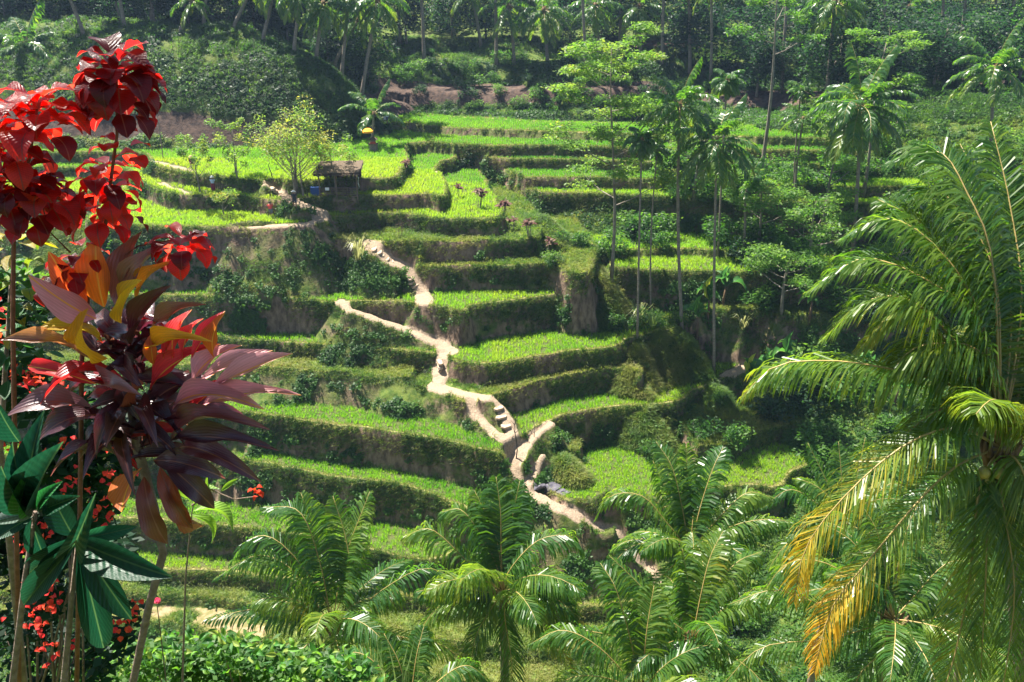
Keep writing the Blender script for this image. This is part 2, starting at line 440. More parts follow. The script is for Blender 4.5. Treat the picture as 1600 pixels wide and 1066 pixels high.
def land(X, Y):
    """height and masks of the ground: field kind, nearness to a lip, path, bank"""
    wx = X + 0.16 * vnoise(X, Y, 1.3, 1) + 0.3 * vnoise(X, Y, 5, 2)
    wy = Y + 0.14 * vnoise(X, Y, 1.3, 3) + 0.2 * vnoise(X, Y, 5, 4)
    h = base_h(X, Y)
    rough = np.clip((Y - 100) / 30, 0, 1)
    h += (0.25 + rough * .6) * vnoise(X, Y, 6, 5) + 0.15 * vnoise(X, Y, 2, 6) + rough * .3 * vnoise(X, Y, 2.5, 8)
    h += np.clip((Y - 125) / 10, 0, 1) * 1.2 * vnoise(X, Y, 14, 7)
    # ledges that run along the far slopes
    led = np.clip((Y - 128) / 6, 0, 1) * np.clip((175 - Y) / 10, 0, 1)
    st = 3.0
    q = h / st + .15 * vnoise(X, Y, 20, 9)
    h = h + led * (-(np.cos(q * 2 * math.pi) * 0) + st / (2 * math.pi) * .85 * np.sin(q * 2 * math.pi))
    field = np.zeros(X.shape); lipd = np.full(X.shape, 9.0); bank = np.zeros(X.shape); tid = np.full(X.shape, -1)
    bulge = np.clip(1.05 + .14 * vnoise(X, Y, .9, 11) + .3 * vnoise(X, Y, 3.4, 12) + .35 * vnoise(X, Y, 7, 13), .6, 2.2)
    for i, (kind, z, w, k) in enumerate(POLY):
        xs = [p[0] for p in w]; ys = [p[1] for p in w]
        sel = (X > min(xs) - 7) & (X < max(xs) + 7) & (Y > min(ys) - 7) & (Y < max(ys) + 7) & (h < z + 0.0)
        if not sel.any(): continue
        xx, yy = wx[sel], wy[sel]
        d, _ = seg_dist(xx, yy, w, True)
        ins = inside(xx, yy, w)
        tread = z + 0.10 * np.exp(-(d / .3) ** 2) + (0.05 if kind == 'r' else 0.22) * vnoise(xx, yy, 2.3, 21 + i)
        out = z + .05 - (k + 2.2 if k >= 2.6 else k) * np.maximum(d * bulge[sel] - .06, 0)
        hh = np.where(ins, tread, out)
        cur = h[sel]
        win = hh > cur
        cur = np.where(win, hh, cur); h[sel] = cur
        fs = field[sel]; fs = np.where(win, np.where(ins, {'r': 1., 'g': 2., 'd': 3.}[kind], 0.), fs); field[sel] = fs
        ls = lipd[sel]; ls = np.where(win & ins, d, np.where(win, 9., ls)); lipd[sel] = ls
        bs = bank[sel]; bs = np.where(win, np.where(ins, 0., 1.), bs); bank[sel] = bs
        ts = tid[sel]; ts = np.where(win & ins, i, ts); tid[sel] = ts
    for sp in SPURS:
        pw = [(*P(a, b, z)[:2], z, hw) for a, b, z, hw in sp]
        xs = [p[0] for p in pw]; ys = [p[1] for p in pw]
        sel = (X > min(xs) - 6) & (X < max(xs) + 6) & (Y > min(ys) - 6) & (Y < max(ys) + 6)
        if not sel.any(): continue
        d, t = seg_dist(wx[sel], wy[sel], pw, False)
        zz = np.interp(t, range(len(pw)), [p[2] for p in pw]); hw = np.interp(t, range(len(pw)), [p[3] for p in pw])
        hh = zz - 1.25 * np.maximum(d - hw, 0) - .2 * (d / (hw + .5)) ** 2 * (d < hw)
        cur = h[sel]; win = hh > cur
        h[sel] = np.where(win, hh, cur)
        fs = field[sel]; field[sel] = np.where(win, 0., fs)
        bs = bank[sel]; bank[sel] = np.where(win, 2., bs)
    soil = np.clip(1.5 - abs(Y - 111.8 - .6 * vnoise(X, Y, 4, 81)) / 1.4, 0, 1) * (X < -24) * (h > T0 + .3) * (h < 62.3 + vnoise(X, Y, 5, 83))
    soil = np.maximum(soil, .95 * (h > 59.45) * (h < 62.3 + 1.3 * vnoise(X, Y, 5, 82)) * (Y > 126) * (Y < 146) * (X > -24))
    soil = np.maximum(soil, .9 * (h > 66) * (h < 69.5) * (Y > 133) * (Y < 160) * (X > 18) * (X < 36))
    dirt = np.zeros(X.shape)
    for a, b, z, r in DIRT:
        q = P(a, b, z)
        dirt = np.maximum(dirt, np.clip(1.6 - np.sqrt(((X - q.x) / (r * 1.3)) ** 2 + ((Y - q.y) / r) ** 2 + ((h - z) / 1.3) ** 2) * (1 + .3 * vnoise(X, Y, .9, 84) + .5 * vnoise(X, Y, 2.2, 85)), 0, 1))
    dirt = dirt * (bank > 0)
    path = np.zeros(X.shape)
    jx = X + .18 * vnoise(X, Y, .8, 31); jy = Y + .18 * vnoise(X, Y, .8, 32)
    for wy_ in WAYS:
        pw = [(*P(a, b, z)[:2], z, hw) for a, b, z, hw in wy_]
        xs = [p[0] for p in pw]; ys = [p[1] for p in pw]
        sel = (X > min(xs) - 5) & (X < max(xs) + 5) & (Y > min(ys) - 5) & (Y < max(ys) + 5)
        if not sel.any(): continue
        d, t = seg_dist(jx[sel], jy[sel], pw, False)
        zz = np.interp(t, range(len(pw)), [p[2] for p in pw]); hw = np.interp(t, range(len(pw)), [p[3] for p in pw]) * .82 + .12 * vnoise(X[sel], Y[sel], 1.5, 33)
        o = np.maximum(d - hw, 0)
        cur = h[sel]
        near = o < 4
        lo = zz + .03 - 1.6 * o; hi = zz + .03 + 3.0 * o
        nw = np.where(near, np.clip(cur, lo, hi), cur)
        h[sel] = nw
        fs = field[sel]; field[sel] = np.where(near & (abs(nw - cur) > .02) & (o > 0), 0., fs)
        bs = bank[sel]; bank[sel] = np.where(near & (abs(nw - cur) > .05) & (o > 0), 1.5, bs)
        ps = path[sel]; path[sel] = np.maximum(ps, np.clip(1 - (d - hw) / .22, 0, 1))
    return h, field, lipd, bank, path, tid, soil, dirt


# the sheet: a fan that is finest over the terraces
US = np.arange(-0.86, 0.861, 0.0022)
YS = np.concatenate([np.arange(-4, 40, .8), np.arange(40, 54, .4), np.arange(54, 112, .165), np.arange(112, 150, .3), np.arange(150, 220, 1.2), np.arange(220, 331, 6)])
GY, GU = np.meshgrid(YS, US, indexing='ij')
GX = GU * (GY + 7)
GH, GF, GL, GB, GP, GT, GS, GD = land(GX, GY)
nr, nc = GX.shape
me = bpy.data.meshes.new('terraced_hillside')
co = np.stack([GX, GY, GH], -1).reshape(-1, 3).astype(np.float32)
idx = np.arange(nr * nc).reshape(nr, nc)
qd = np.stack([idx[:-1, :-1], idx[:-1, 1:], idx[1:, 1:], idx[1:, :-1]], -1).reshape(-1, 4).astype(np.int32)
me.vertices.add(len(co)); me.vertices.foreach_set('co', co.ravel())
me.loops.add(qd.size); me.loops.foreach_set('vertex_index', qd.ravel())
me.polygons.add(len(qd)); me.polygons.foreach_set('loop_start', np.arange(0, qd.size, 4, dtype=np.int32))
me.polygons.foreach_set('use_smooth', np.ones(len(qd), bool))
for nm, ar in (('fieldk', GF), ('lipd', GL), ('bank', GB), ('path', GP), ('soil', GS), ('dirt', GD)):
    at = me.attributes.new(nm, 'FLOAT', 'POINT')
    at.data.foreach_set('value', ar.ravel().astype(np.float32))
me.update(calc_edges=True)
ground = link('terraced_hillside', me)
tag(ground, kind='structure')


def height(x, y):
    """ground height from the sheet"""
    r = np.interp(y, YS, np.arange(nr)); c = (x / (y + 7) + .86) / .0022
    r = min(max(r, 0), nr - 1.001); c = min(max(c, 0), nc - 1.001)
    i, j = int(r), int(c); a, b = r - i, c - j
    return float((GH[i, j] * (1 - a) + GH[i + 1, j] * a) * (1 - b) + (GH[i, j + 1] * (1 - a) + GH[i + 1, j + 1] * a) * b)


def on_ground(px, py, y0=50, y1=200):
    """where a sight line first meets the ground"""
    r = ray(px, py)
    y = y0
    while y < y1:
        p = Vector((0, 0, CZ)) + r * (y / r.y)
        if p.z <= height(p.x, p.y): return Vector((p.x, p.y, height(p.x, p.y)))
        y += .1
    return PD(px, py, y1)


def ground_material():
    m, nt, pb, out = newmat('ground')
    L = nt.links.new
    at = lambda n: N(nt, 'ShaderNodeAttribute', attribute_name=n).outputs['Fac']
    geo = N(nt, 'ShaderNodeNewGeometry')
    pos = geo.outputs['Position']

    def noise(s, d=4, sc=None):
        n = N(nt, 'ShaderNodeTexNoise', Scale=s, Detail=float(d), Roughness=.6)
        if sc:
            mp = N(nt, 'ShaderNodeMapping'); mp.inputs['Scale'].default_value = sc
            L(pos, mp.inputs[0]); L(mp.outputs[0], n.inputs['Vector'])
        else:
            L(pos, n.inputs['Vector'])
        return n.outputs['Fac']

    def mth(op, a, b=None, c=None, clamp=False):
        n = N(nt, 'ShaderNodeMath', operation=op, use_clamp=clamp)
        for i, v in enumerate((a, b, c)):
            if v is None: continue
            if isinstance(v, (int, float)): n.inputs[i].default_value = v
            else: L(v, n.inputs[i])
        return n.outputs[0]

    def step(v, a, b):
        n = N(nt, 'ShaderNodeMapRange', interpolation_type='SMOOTHSTEP')
        L(v, n.inputs[0]); n.inputs[1].default_value = a; n.inputs[2].default_value = b
        return n.outputs[0]

    def mix(f, a, b):
        n = N(nt, 'ShaderNodeMix', data_type='RGBA')
        L(f, n.inputs[0])
        for i, v in ((6, a), (7, b)):
            if isinstance(v, tuple): n.inputs[i].default_value = (*v, 1)
            else: L(v, n.inputs[i])
        return n.outputs[2]

    fk, lipd, bank, path = at('fieldk'), at('lipd'), at('bank'), at('path')
    n1 = noise(.35, 5); n2 = noise(1.6, 6); n3 = noise(9, 5)
    grass = mix(step(n2, .35, .65), (.035, .07, .012), (.10, .13, .025))
    grass = mix(step(n1, .45, .7), grass, (.085, .10, .03))
    earth = mix(step(noise(2.2, 6, (1, 1, .35)), .3, .7), (.07, .048, .034), (.24, .165, .115))
    earth = mix(step(n3, .5, .75), earth, (.14, .10, .06))
    sep = N(nt, 'ShaderNodeSeparateXYZ'); L(geo.outputs['Normal'], sep.inputs[0])
    steep = step(sep.outputs[2], .72, .35)
    bare = mth('MAXIMUM', mth('MULTIPLY', steep, step(noise(.42, 4, (1, 1, 1.6)), .38, .55)), step(at('dirt'), .25, .6))
    col = mix(bare, grass, earth)
    soil = at('soil')
    col = mix(step(mth('MULTIPLY', soil, mth('ADD', noise(1.2, 5), .35)), .35, .6), col, mix(step(n2, .3, .7), (.035, .026, .022), (.10, .066, .050)))
    mud = mix(step(n3, .4, .7), (.05, .06, .02), (.10, .11, .035))
    isf = step(fk, .3, .7)
    col = mix(isf, col, mud)
    isg = step(fk, 1.4, 1.7)
    col = mix(isg, col, mix(step(n2, .35, .7), (.07, .12, .02), (.16, .17, .05)))
    dry = step(fk, 2.4, 2.7)
    col = mix(dry, col, mix(step(n2, .4, .6), (.14, .13, .05), (.26, .19, .11)))
    rim = mth('MULTIPLY', step(lipd, .55, .25), isf)
    col = mix(rim, col, mix(step(n2, .35, .65), (.16, .17, .05), (.28, .23, .11)))
    pcol = mix(step(n3, .3, .75), (.20, .148, .10), (.35, .265, .19))
    pm = mth('MULTIPLY', path, mth('ADD', noise(2.2, 6), .3), clamp=True)
    col = mix(step(pm, .3, .6), col, pcol)
    L(col, pb.inputs['Base Color'])
    pb.inputs['Roughness'].default_value = .95
    pb.inputs['Specular IOR Level'].default_value = .15
    b = N(nt, 'ShaderNodeBump', Strength=.7, Distance=.15)
    L(mth('ADD', noise(3.5, 8), mth('MULTIPLY', n3, .4)), b.inputs['Height'])
    L(b.outputs[0], pb.inputs['Normal'])
    return m


me.materials.append(ground_material())


# ------------------------------------------------------------------ grass, rice and weeds that nobody could count
def hidden_collection(objs):
    c = bpy.data.collections.new('tuft_kinds')
    for o in objs: c.objects.link(o)
    return c


def tuft(n, h, spread, w, lean, seed, segs=2):
    random.seed(seed)
    mb = MB()
    for i in range(n):
        a = rng(0, 6.283); r = spread * math.sqrt(random.random())
        b = Vector((math.cos(a) * r, math.sin(a) * r, -.05))
        ha = a + rng(-.8, .8); l = lean * rng(.3, 1.2); hh = h * rng(.6, 1.1)
        d = Vector((math.cos(ha), math.sin(ha), 0)); s = Vector((-d.y, d.x, 0)) * w * rng(.7, 1.2)
        m = b + d * l * .35 + Vector((0, 0, hh * .62)); t = b + d * l + Vector((0, 0, hh * (1 - l * .35)))
        mb.add([b - s, b + s, m + s * .8, m - s * .8, t], [(0, 1, 2, 3), (3, 2, 4)])
    return mb


def weed(n, r, ls, seed):
    random.seed(seed)
    mb = MB()
    for i in range(n):
        d = Vector((rng(-1, 1), rng(-1, 1), rng(0, 1)))
        p = d * r * rng(.5, 1)
        x = Vector((rng(-1, 1), rng(-1, 1), rng(-.6, .5))).normalized()
        y = x.cross(Vector((rng(-.4, .4), rng(-.4, .4), 1))).normalized()
        l = ls * rng(.6, 1.2)
        mb.add([p, p + x * l * .5 + y * l * .3, p + x * l, p + x * l * .5 - y * l * .3], [(0, 1, 2, 3)])
    return mb


def scatter(name, protos, pos, nrm, scl, tone, label=None):
    n = len(pos)
    me = bpy.data.meshes.new(name)
    me.vertices.add(n); me.vertices.foreach_set('co', np.asarray(pos, np.float32).ravel())
    head = np.arctan2(nrm[:, 1], nrm[:, 0]); tilt = np.arccos(np.clip(nrm[:, 2], -1, 1))
    rot = np.stack([np.zeros(n), tilt, head], -1).astype(np.float32)
    a = me.attributes.new('rot', 'FLOAT_VECTOR', 'POINT'); a.data.foreach_set('vector', rot.ravel())
    a = me.attributes.new('scl', 'FLOAT', 'POINT'); a.data.foreach_set('value', scl.astype(np.float32))
    a = me.attributes.new('ptone', 'FLOAT', 'POINT'); a.data.foreach_set('value', tone.astype(np.float32))
    a = me.attributes.new('pick', 'INT', 'POINT'); a.data.foreach_set('value', np.random.randint(0, len(protos), n).astype(np.int32))
    o = link(name, me)
    g = bpy.data.node_groups.new('scatter_' + name, 'GeometryNodeTree')
    g.interface.new_socket('Geometry', in_out='INPUT', socket_type='NodeSocketGeometry')
    g.interface.new_socket('Geometry', in_out='OUTPUT', socket_type='NodeSocketGeometry')
    gi = g.nodes.new('NodeGroupInput'); go = g.nodes.new('NodeGroupOutput')
    ci = g.nodes.new('GeometryNodeCollectionInfo')
    ci.inputs['Collection'].default_value = hidden_collection(protos)
    ci.inputs['Separate Children'].default_value = True
    ci.inputs['Reset Children'].default_value = True
    ip = g.nodes.new('GeometryNodeInstanceOnPoints')
    ip.inputs['Pick Instance'].default_value = True

    def na(nm, ty):
        q = g.nodes.new('GeometryNodeInputNamedAttribute'); q.data_type = ty
        q.inputs['Name'].default_value = nm
        return q.outputs['Attribute']
    g.links.new(gi.outputs[0], ip.inputs['Points'])
    g.links.new(ci.outputs[0], ip.inputs['Instance'])
    g.links.new(na('pick', 'INT'), ip.inputs['Instance Index'])
    g.links.new(na('rot', 'FLOAT_VECTOR'), ip.inputs['Rotation'])
    g.links.new(na('scl', 'FLOAT'), ip.inputs['Scale'])
    g.links.new(ip.outputs[0], go.inputs[0])
    md = o.modifiers.new('scatter', 'NODES'); md.node_group = g
    tag(o, kind='stuff', label=label)
    return o


def kinds(name, mbs, mat):
    return [bpy.data.objects.new(name, m.mesh(name, mat)) for m in mbs]


# cells of the sheet, with area, slope and what grows there
A = co.reshape(nr, nc, 3).astype(float)
E1 = A[1:, :-1] - A[:-1, :-1]; E2 = A[:-1, 1:] - A[:-1, :-1]
CR = np.cross(E2, E1)
AR = np.linalg.norm(CR, axis=-1)
NM = CR / (AR[..., None] + 1e-9)
vx = A[:-1, :-1, 0]; vy = A[:-1, :-1, 1]; vz = A[:-1, :-1, 2] - CZ
dep = vy * math.cos(TH) - vz * math.sin(TH)
PX = 800 + F * vx / np.maximum(dep, .01)
PY = 533 - F * (vy * math.sin(TH) + vz * math.cos(TH)) / np.maximum(dep, .01)
VIEW = (PX > -90) & (PX < 1690) & (PY < 1160) & (PY > -60) & (vy > 30)
cF, cL, cB, cP = GF[:-1, :-1], GL[:-1, :-1], GB[:-1, :-1], GP[:-1, :-1]
RNG = np.random.RandomState(7)


def sample(weight, n):
    w = (weight * AR).ravel()
    k = RNG.choice(len(w), n, p=w / w.sum())
    i, j = np.unravel_index(k, AR.shape)
    a, b = RNG.rand(n, 1), RNG.rand(n, 1)
    return A[i, j] + E1[i, j] * a + E2[i, j] * b, i, j


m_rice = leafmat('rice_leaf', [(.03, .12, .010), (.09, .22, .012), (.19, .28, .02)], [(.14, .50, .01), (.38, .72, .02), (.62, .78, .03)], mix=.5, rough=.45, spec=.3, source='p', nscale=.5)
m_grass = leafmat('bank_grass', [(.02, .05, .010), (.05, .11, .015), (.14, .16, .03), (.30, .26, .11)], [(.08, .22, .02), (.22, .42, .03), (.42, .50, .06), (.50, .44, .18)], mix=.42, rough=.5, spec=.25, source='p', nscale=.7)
m_weed = leafmat('weed_leaf', [(.015, .045, .010), (.04, .10, .015), (.10, .17, .03)], [(.06, .20, .02), (.18, .40, .03), (.36, .52, .06)], mix=.4, rough=.5, spec=.22, source='p', nscale=.7)

steep = NM[..., 2] < .72
# rice
wr = ((cF == 1) & (cL > .3) & VIEW & (cP < .1) & (NM[..., 2] > .9)).astype(float)
area = (wr * AR).sum()
n_r = int(min(area * 16, 120000))
p, i, j = sample(wr, n_r)
p[:, 0] = np.round(p[:, 0] / .3) * .3 + RNG.normal(0, .04, n_r); 
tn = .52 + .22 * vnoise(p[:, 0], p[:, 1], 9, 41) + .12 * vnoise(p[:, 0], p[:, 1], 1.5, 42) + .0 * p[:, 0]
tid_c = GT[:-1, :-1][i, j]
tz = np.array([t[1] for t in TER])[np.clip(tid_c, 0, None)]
tn += np.where(p[:, 1] > 104, -.22, .0) + np.where((tz > 53) & (p[:, 1] < 104), .22, 0) + np.where((p[:, 0] > -2) & (tz < 50), .12, 0) + np.where((p[:, 0] < -2) & (tz < 50), -.12, 0)  # far rice toned darker: shade and haze put into its colour
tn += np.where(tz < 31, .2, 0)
up = np.stack([RNG.normal(0, .12, n_r), RNG.normal(0, .12, n_r) , np.ones(n_r)], -1); up /= np.linalg.norm(up, axis=1)[:, None]
rk = kinds('rice_tuft', [tuft(9, 1, .22, .035, .45, 100 + q) for q in range(4)], m_rice)
hs = .46 * RNG.uniform(.75, 1.2, n_r) * np.where(p[:, 1] > 104, .85, 1)
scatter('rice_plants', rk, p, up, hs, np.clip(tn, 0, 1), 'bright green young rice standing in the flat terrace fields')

# grass along the lips and on the banks
cov = vnoise(A[:-1, :-1, 0], A[:-1, :-1, 2] * 1.4 + A[:-1, :-1, 1] * .3, 2.6, 51) + .5 * vnoise(A[:-1, :-1, 0], A[:-1, :-1, 2], .9, 52)
near = vy < 126
wl = ((cL < .42) & (cP < .2) & VIEW).astype(float)
# just below a lip
lip_below = np.zeros_like(cF, bool)  # the cells right below a lip
isT = cF > 0
for s_ in (1, 2, 3):
    lip_below[:-s_] |= isT[s_:] & ~isT[:-s_]
wb = np.where((cB > 0) & (cB != 2) & VIEW & near & (cP < .15) & (GD[:-1, :-1] < .45), np.where(lip_below, 1.6 + .8 * cov, np.clip(.03 + 1.5 * cov, .03, 1.3)), 0)
wg = ((cF == 2) & VIEW & (cP < .1)).astype(float)
gk = kinds('grass_tuft', [tuft(10, 1, .38, .055, 1.1, 200 + q) for q in range(4)], m_grass)


def grass(name, w, n, h0, h1, tone0, out, label):
    p, i, j = sample(w, n)
    nm = NM[i, j] * out + np.array([0, 0, 1]) * (1 - out) + RNG.normal(0, .16, (n, 3))
    nm /= np.linalg.norm(nm, axis=1)[:, None]
    t = tone0 - .28 * ((p[:, 1] > 111) & (name == 'slope_grass')) + .22 * vnoise(p[:, 0], p[:, 1] + p[:, 2], 3.3, 61) + RNG.normal(0, .08, n)  # far slope grass darkened in tone for the shade on the hill
    scatter(name, gk, p, nm, RNG.uniform(h0, h1, n), np.clip(t, 0, 1), label)


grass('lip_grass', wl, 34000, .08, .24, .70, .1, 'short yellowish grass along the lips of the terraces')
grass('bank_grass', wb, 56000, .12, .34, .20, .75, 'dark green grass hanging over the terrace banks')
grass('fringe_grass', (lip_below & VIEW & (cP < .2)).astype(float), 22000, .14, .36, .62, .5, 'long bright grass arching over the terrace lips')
grass('spur_grass', ((cB == 2) & VIEW & (cP < .2)).astype(float), 36000, .3, .65, .50, .15, 'tall sunlit grass on the rounded spurs')
grass('mound_grass', wg, 16000, .2, .5, .52, .15, 'tall light grass on the unplanted terrace mounds')
cS = GS[:-1, :-1]
wo = (cS < .4) * ((cB == 0) & (cF == 0) & VIEW & (cP < .1)).astype(float) * np.clip(.7 + cov, .1, 1.5) * np.where(vy > 126, .45, 1) * np.where(vy > 165, 0, 1) * np.where((NM[..., 2] < .55) & (cov < .3), .15, 1)
sp_w = ((cB == 2) & VIEW).astype(float)
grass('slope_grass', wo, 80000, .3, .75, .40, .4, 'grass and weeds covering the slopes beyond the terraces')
wk = kinds('weed_clump', [weed(46, .5, .34, 300 + q) for q in range(4)], m_weed)
# weeds: broad leaved tangle on parts of the banks and the slopes
cw = np.clip(vnoise(A[:-1, :-1, 0], A[:-1, :-1, 1] * .6 + A[:-1, :-1, 2], 3.2, 71) - .05, 0, 1)
ww = np.where((cB > 0) & VIEW & near & (cP < .05) & ~lip_below & (GD[:-1, :-1] < .45), cw * 1.0 + .03, 0) + np.where((cB == 0) & (cF == 0) & VIEW & (vy > 50) & (cS < .4), .12 + cw, 0) * np.where(vy > 150, .0, 1) * np.where((vy > 110) & (vx < 0), .3, 1)
p, i, j = sample(ww, 24000)
nm = NM[i, j] * .6 + np.array([0, 0, .4]); nm /= np.linalg.norm(nm, axis=1)[:, None]
sc_ = RNG.uniform(.4, 1.05, len(p)) * np.where(cB[i, j] > 0, .95, 1.15)
scatter('weeds', wk, p, nm, sc_, np.clip(.4 - .3 * (p[:, 1] > 111) + .3 * vnoise(p[:, 0], p[:, 1], 5, 72) + RNG.normal(0, .1, len(p)), 0, 1), 'broad leaved weeds on the banks and slopes')  # weeds beyond the terraces get darker tones, painting in the hill's shade


# ------------------------------------------------------------------ palms
m_frond = leafmat('palm_leaflets', [(.012, .045, .012), (.03, .085, .015), (.10, .15, .02), (.42, .27, .02), (.50, .22, .02)],
                  [(.06, .20, .02), (.16, .40, .02), (.42, .58, .03), (.85, .55, .02), (.85, .38, .02)], mix=.40, rough=.36, spec=.5, source='tone', nscale=.6)
m_rachis = plainmat('palm_midrib', (.22, .17, .05), (.38, .28, .10), 6, .5, 0, spec=.4)
m_ptrunk = plainmat('palm_trunk_bark', (.13, .10, .075), (.30, .25, .20), 2.5, .9, .6, (1, 1, 5))
m_bark = plainmat('tree_bark', (.10, .08, .06), (.30, .26, .21), 3, .9, .5, (1, 1, .4))
m_coco = plainmat('coconut_husk', (.14, .15, .03), (.34, .27, .06), 5, .5, .1, spec=.4)
m_husk = plainmat('palm_sheath', (.06, .035, .02), (.20, .13, .07), 6, .9, .5, (1, 1, .3))


def bez(b, pts, n):
    """smooth curve through points (Catmull-Rom)"""
    P_ = [Vector(b)] + [Vector(p) for p in pts]
    P_ = [P_[0] * 2 - P_[1]] + P_ + [P_[-1] * 2 - P_[-2]]
    out = []
    m = len(P_) - 3
    for k in range(n + 1):
        s = k / n * m
        i = min(int(s), m - 1); t = s - i
        a, b_, c, d = P_[i:i + 4]
        out.append(.5 * ((2 * b_) + (c - a) * t + (2 * a - 5 * b_ + 4 * c - d) * t * t + (3 * b_ - a - 3 * c + d) * t ** 3))
    return out


def frond(curve, n, ll, w, droop, tone, tip, seed, rad=.03, start=.14, up=Vector((0, 0, 1)), vee=.35, fold=False):
    """leaflets on both sides of a midrib; returns (leaflet builder, midrib builder)"""
    random.seed(seed)
    lf, rb = MB(), MB()
    m = len(curve) - 1
    rb.tube(curve, [rad * (1 - .85 * i / m) + .004 for i in range(m + 1)], 4)
    side0 = None
    for k in range(n):
        s = start + (1 - start) * (k + .5) / n
        f_ = s * m; i = min(int(f_), m - 1); t = f_ - i
        p = curve[i].lerp(curve[i + 1], t)
        d = (curve[i + 1] - curve[i]).normalized()
        sd = d.cross(up)
        if sd.length < .25: sd = side0 if side0 is not None else Vector((1, 0, 0))
        sd.normalize()
        if side0 is not None and sd.dot(side0) < 0: sd = -sd
        side0 = sd
        nrm = sd.cross(d).normalized()
        prof = math.sin(math.pi * min(1, (s - start) / (1 - start) * .82 + .18)) ** .55
        L = ll * max(.22, prof) * rng(.85, 1.1)
        for sg in (-1, 1):
            if random.random() < .05: continue
            q = sd * sg + d * (.45 + .7 * s) + nrm * vee + Vector((rng(-.17, .17), rng(-.17, .17), rng(-.14, .14)))
            q.normalize()
            g = Vector((0, 0, -1)) * droop * rng(.6, 1.6)
            a = p; b = a + (q + g * .35).normalized() * L * .45
            c = b + (q + g * 1.3).normalized() * L * .33
            e = c + (q * .8 + g * 2.4).normalized() * L * .25
            wd = (d * .9 + nrm * rng(-.5, .5)).normalized() * w * rng(.8, 1.15)
            tn = tone + rng(-.10, .10) + tip * (max(0, s - .35) / .65) ** 1.2
            vs = [a - wd * .5, a + wd * .5, b + wd, b - wd, c + wd * .8, c - wd * .8, e]
            lf.add(vs, [(0, 1, 2, 3), (3, 2, 4, 5), (5, 4, 6)], [tn, tn, tn, tn, tn + tip * .12, tn + tip * .12, tn + tip * .3 + .05])
    return lf, rb


def arc(pitch, bend, L, n=10, side=0.0):
    p = Vector((0, 0, 0)); out = [p.copy()]
    a = pitch
    for i in range(n):
        a -= bend / n * (0.5 + i / n)
        y = side * (i / n) ** 2
        p = p + Vector((math.cos(a) * math.cos(y), math.cos(a) * math.sin(y), math.sin(a))) * (L / n)
        out.append(p.copy())
    return out


FR = {}


def frond_kind(kind, L, n, ll, w, var, tones=(.25, .0)):
    """shared meshes: a list of (pitch, leaflets mesh, midrib mesh)"""
    key = kind
    if key in FR: return FR[key]
    r = []
    for q, (pt, bd) in enumerate([(80, 30), (62, 70), (45, 85), (28, 90), (8, 80), (-15, 60), (-45, 35)]):
        for v in range(var):
            t, tp = tones
            if pt < 0: t, tp = t + .08, tp + .12
            lf, rb = frond(arc(math.radians(pt), math.radians(bd), L, 8, rng(-.5, .5)), n, ll, w, .75, t, tp, q * 31 + v * 7, rad=L * .006, start=.16, up=Vector((0.01, 0.02, 1)))
            r.append((pt, lf.mesh('leaflets', m_frond), rb.mesh('midrib', m_rachis)))
    FR[key] = r
    return r


TRK = {}


def trunk_mesh(H, r0, r1, lean, seed, mat, n=6):
    random.seed(seed)
    mb = MB()
    pts = [Vector((0, 0, -.6))]; 
    la = rng(0, 6.28)
    for i in range(1, 10):
        t = i / 9
        k = lean * (t ** 1.6) + .15 * math.sin(t * 5 + seed)
        pts.append(Vector((math.cos(la) * k, math.sin(la) * k, H * t)))
    mb.tube(pts, [r0 * 1.25] + [r0 + (r1 - r0) * i / 9 for i in range(1, 10)], n)
    return mb.mesh('trunk', mat, True), pts[-1]


def palm(name, base, top, frs, nf, scale, label, group, r0=.16, cat='palm', seed=0, low=-60, coco=0, crown_only=False):
    """a palm: trunk from base to top, shared frond meshes round the top"""
    random.seed(seed + 5)
    base, top = Vector(base), Vector(top)
    t = empty(name, base, 0, label, cat, group)
    mb = MB()
    d = top - base
    s1 = Vector((rng(-.4, .4), rng(-.3, .3), 0)) * d.length * .05
    pts = [Vector((0, 0, -.8))] + [d * (i / 8) + s1 * math.sin(math.pi * i / 8) for i in range(1, 9)]
    mb.tube(pts, [r0 * 1.35, r0 * 1.1] + [r0 * (1 - .035 * i) for i in range(7)], 7)
    mb.build('trunk', m_ptrunk, t, True)
    for k in range(nf):
        u = (k + .5) / nf
        pitch = 82 - (82 - low) * u ** .8
        c = min(frs, key=lambda f: abs(f[0] - pitch) + rng(0, 14))
        az = k * 2.39996 + rng(-.25, .25)
        M = Matrix.Translation(d) @ Matrix.Rotation(az, 4, 'Z') @ Matrix.Rotation(math.radians(rng(-6, 6)), 4, 'Y') @ Matrix.Scale(scale * rng(.88, 1.08), 4)
        fo = link('frond', c[1], t, M)
        link('midrib', c[2], fo)
    hb = MB()
    hb.tube([d + Vector((0, 0, -.45)) * scale, d + Vector((0, 0, -.1)) * scale, d + Vector((0, 0, .35)) * scale], [r0 * 1.1, r0 * 1.7, r0 * .8], 7)
    hb.build('sheath', m_husk, t, True)
    for k in range(coco):
        a = rng(0, 6.28)
        cb = ico(.13 * rng(.8, 1.1), 1, 1.2)
        q = link('coconut', cb, t, Matrix.Translation(d + Vector((math.cos(a) * rng(.22, .4), math.sin(a) * rng(.22, .4), rng(-.65, -.2)))))
    return t


_ico = {}


def ico(r, sub, sz=1.0, mat=None):
    r = round(r, 2)
    key = (r, sub, sz)
    if key not in _ico:
        import bmesh
        bm = bmesh.new()
        bmesh.ops.create_icosphere(bm, subdivisions=sub + 1, radius=r)
        for v in bm.verts: v.co.z *= sz
        me = bpy.data.meshes.new('fruit'); bm.to_mesh(me); bm.free()
        me.materials.append(mat or m_coco)
        me.polygons.foreach_set('use_smooth', [True] * len(me.polygons))
        _ico[key] = me
    return _ico[key]


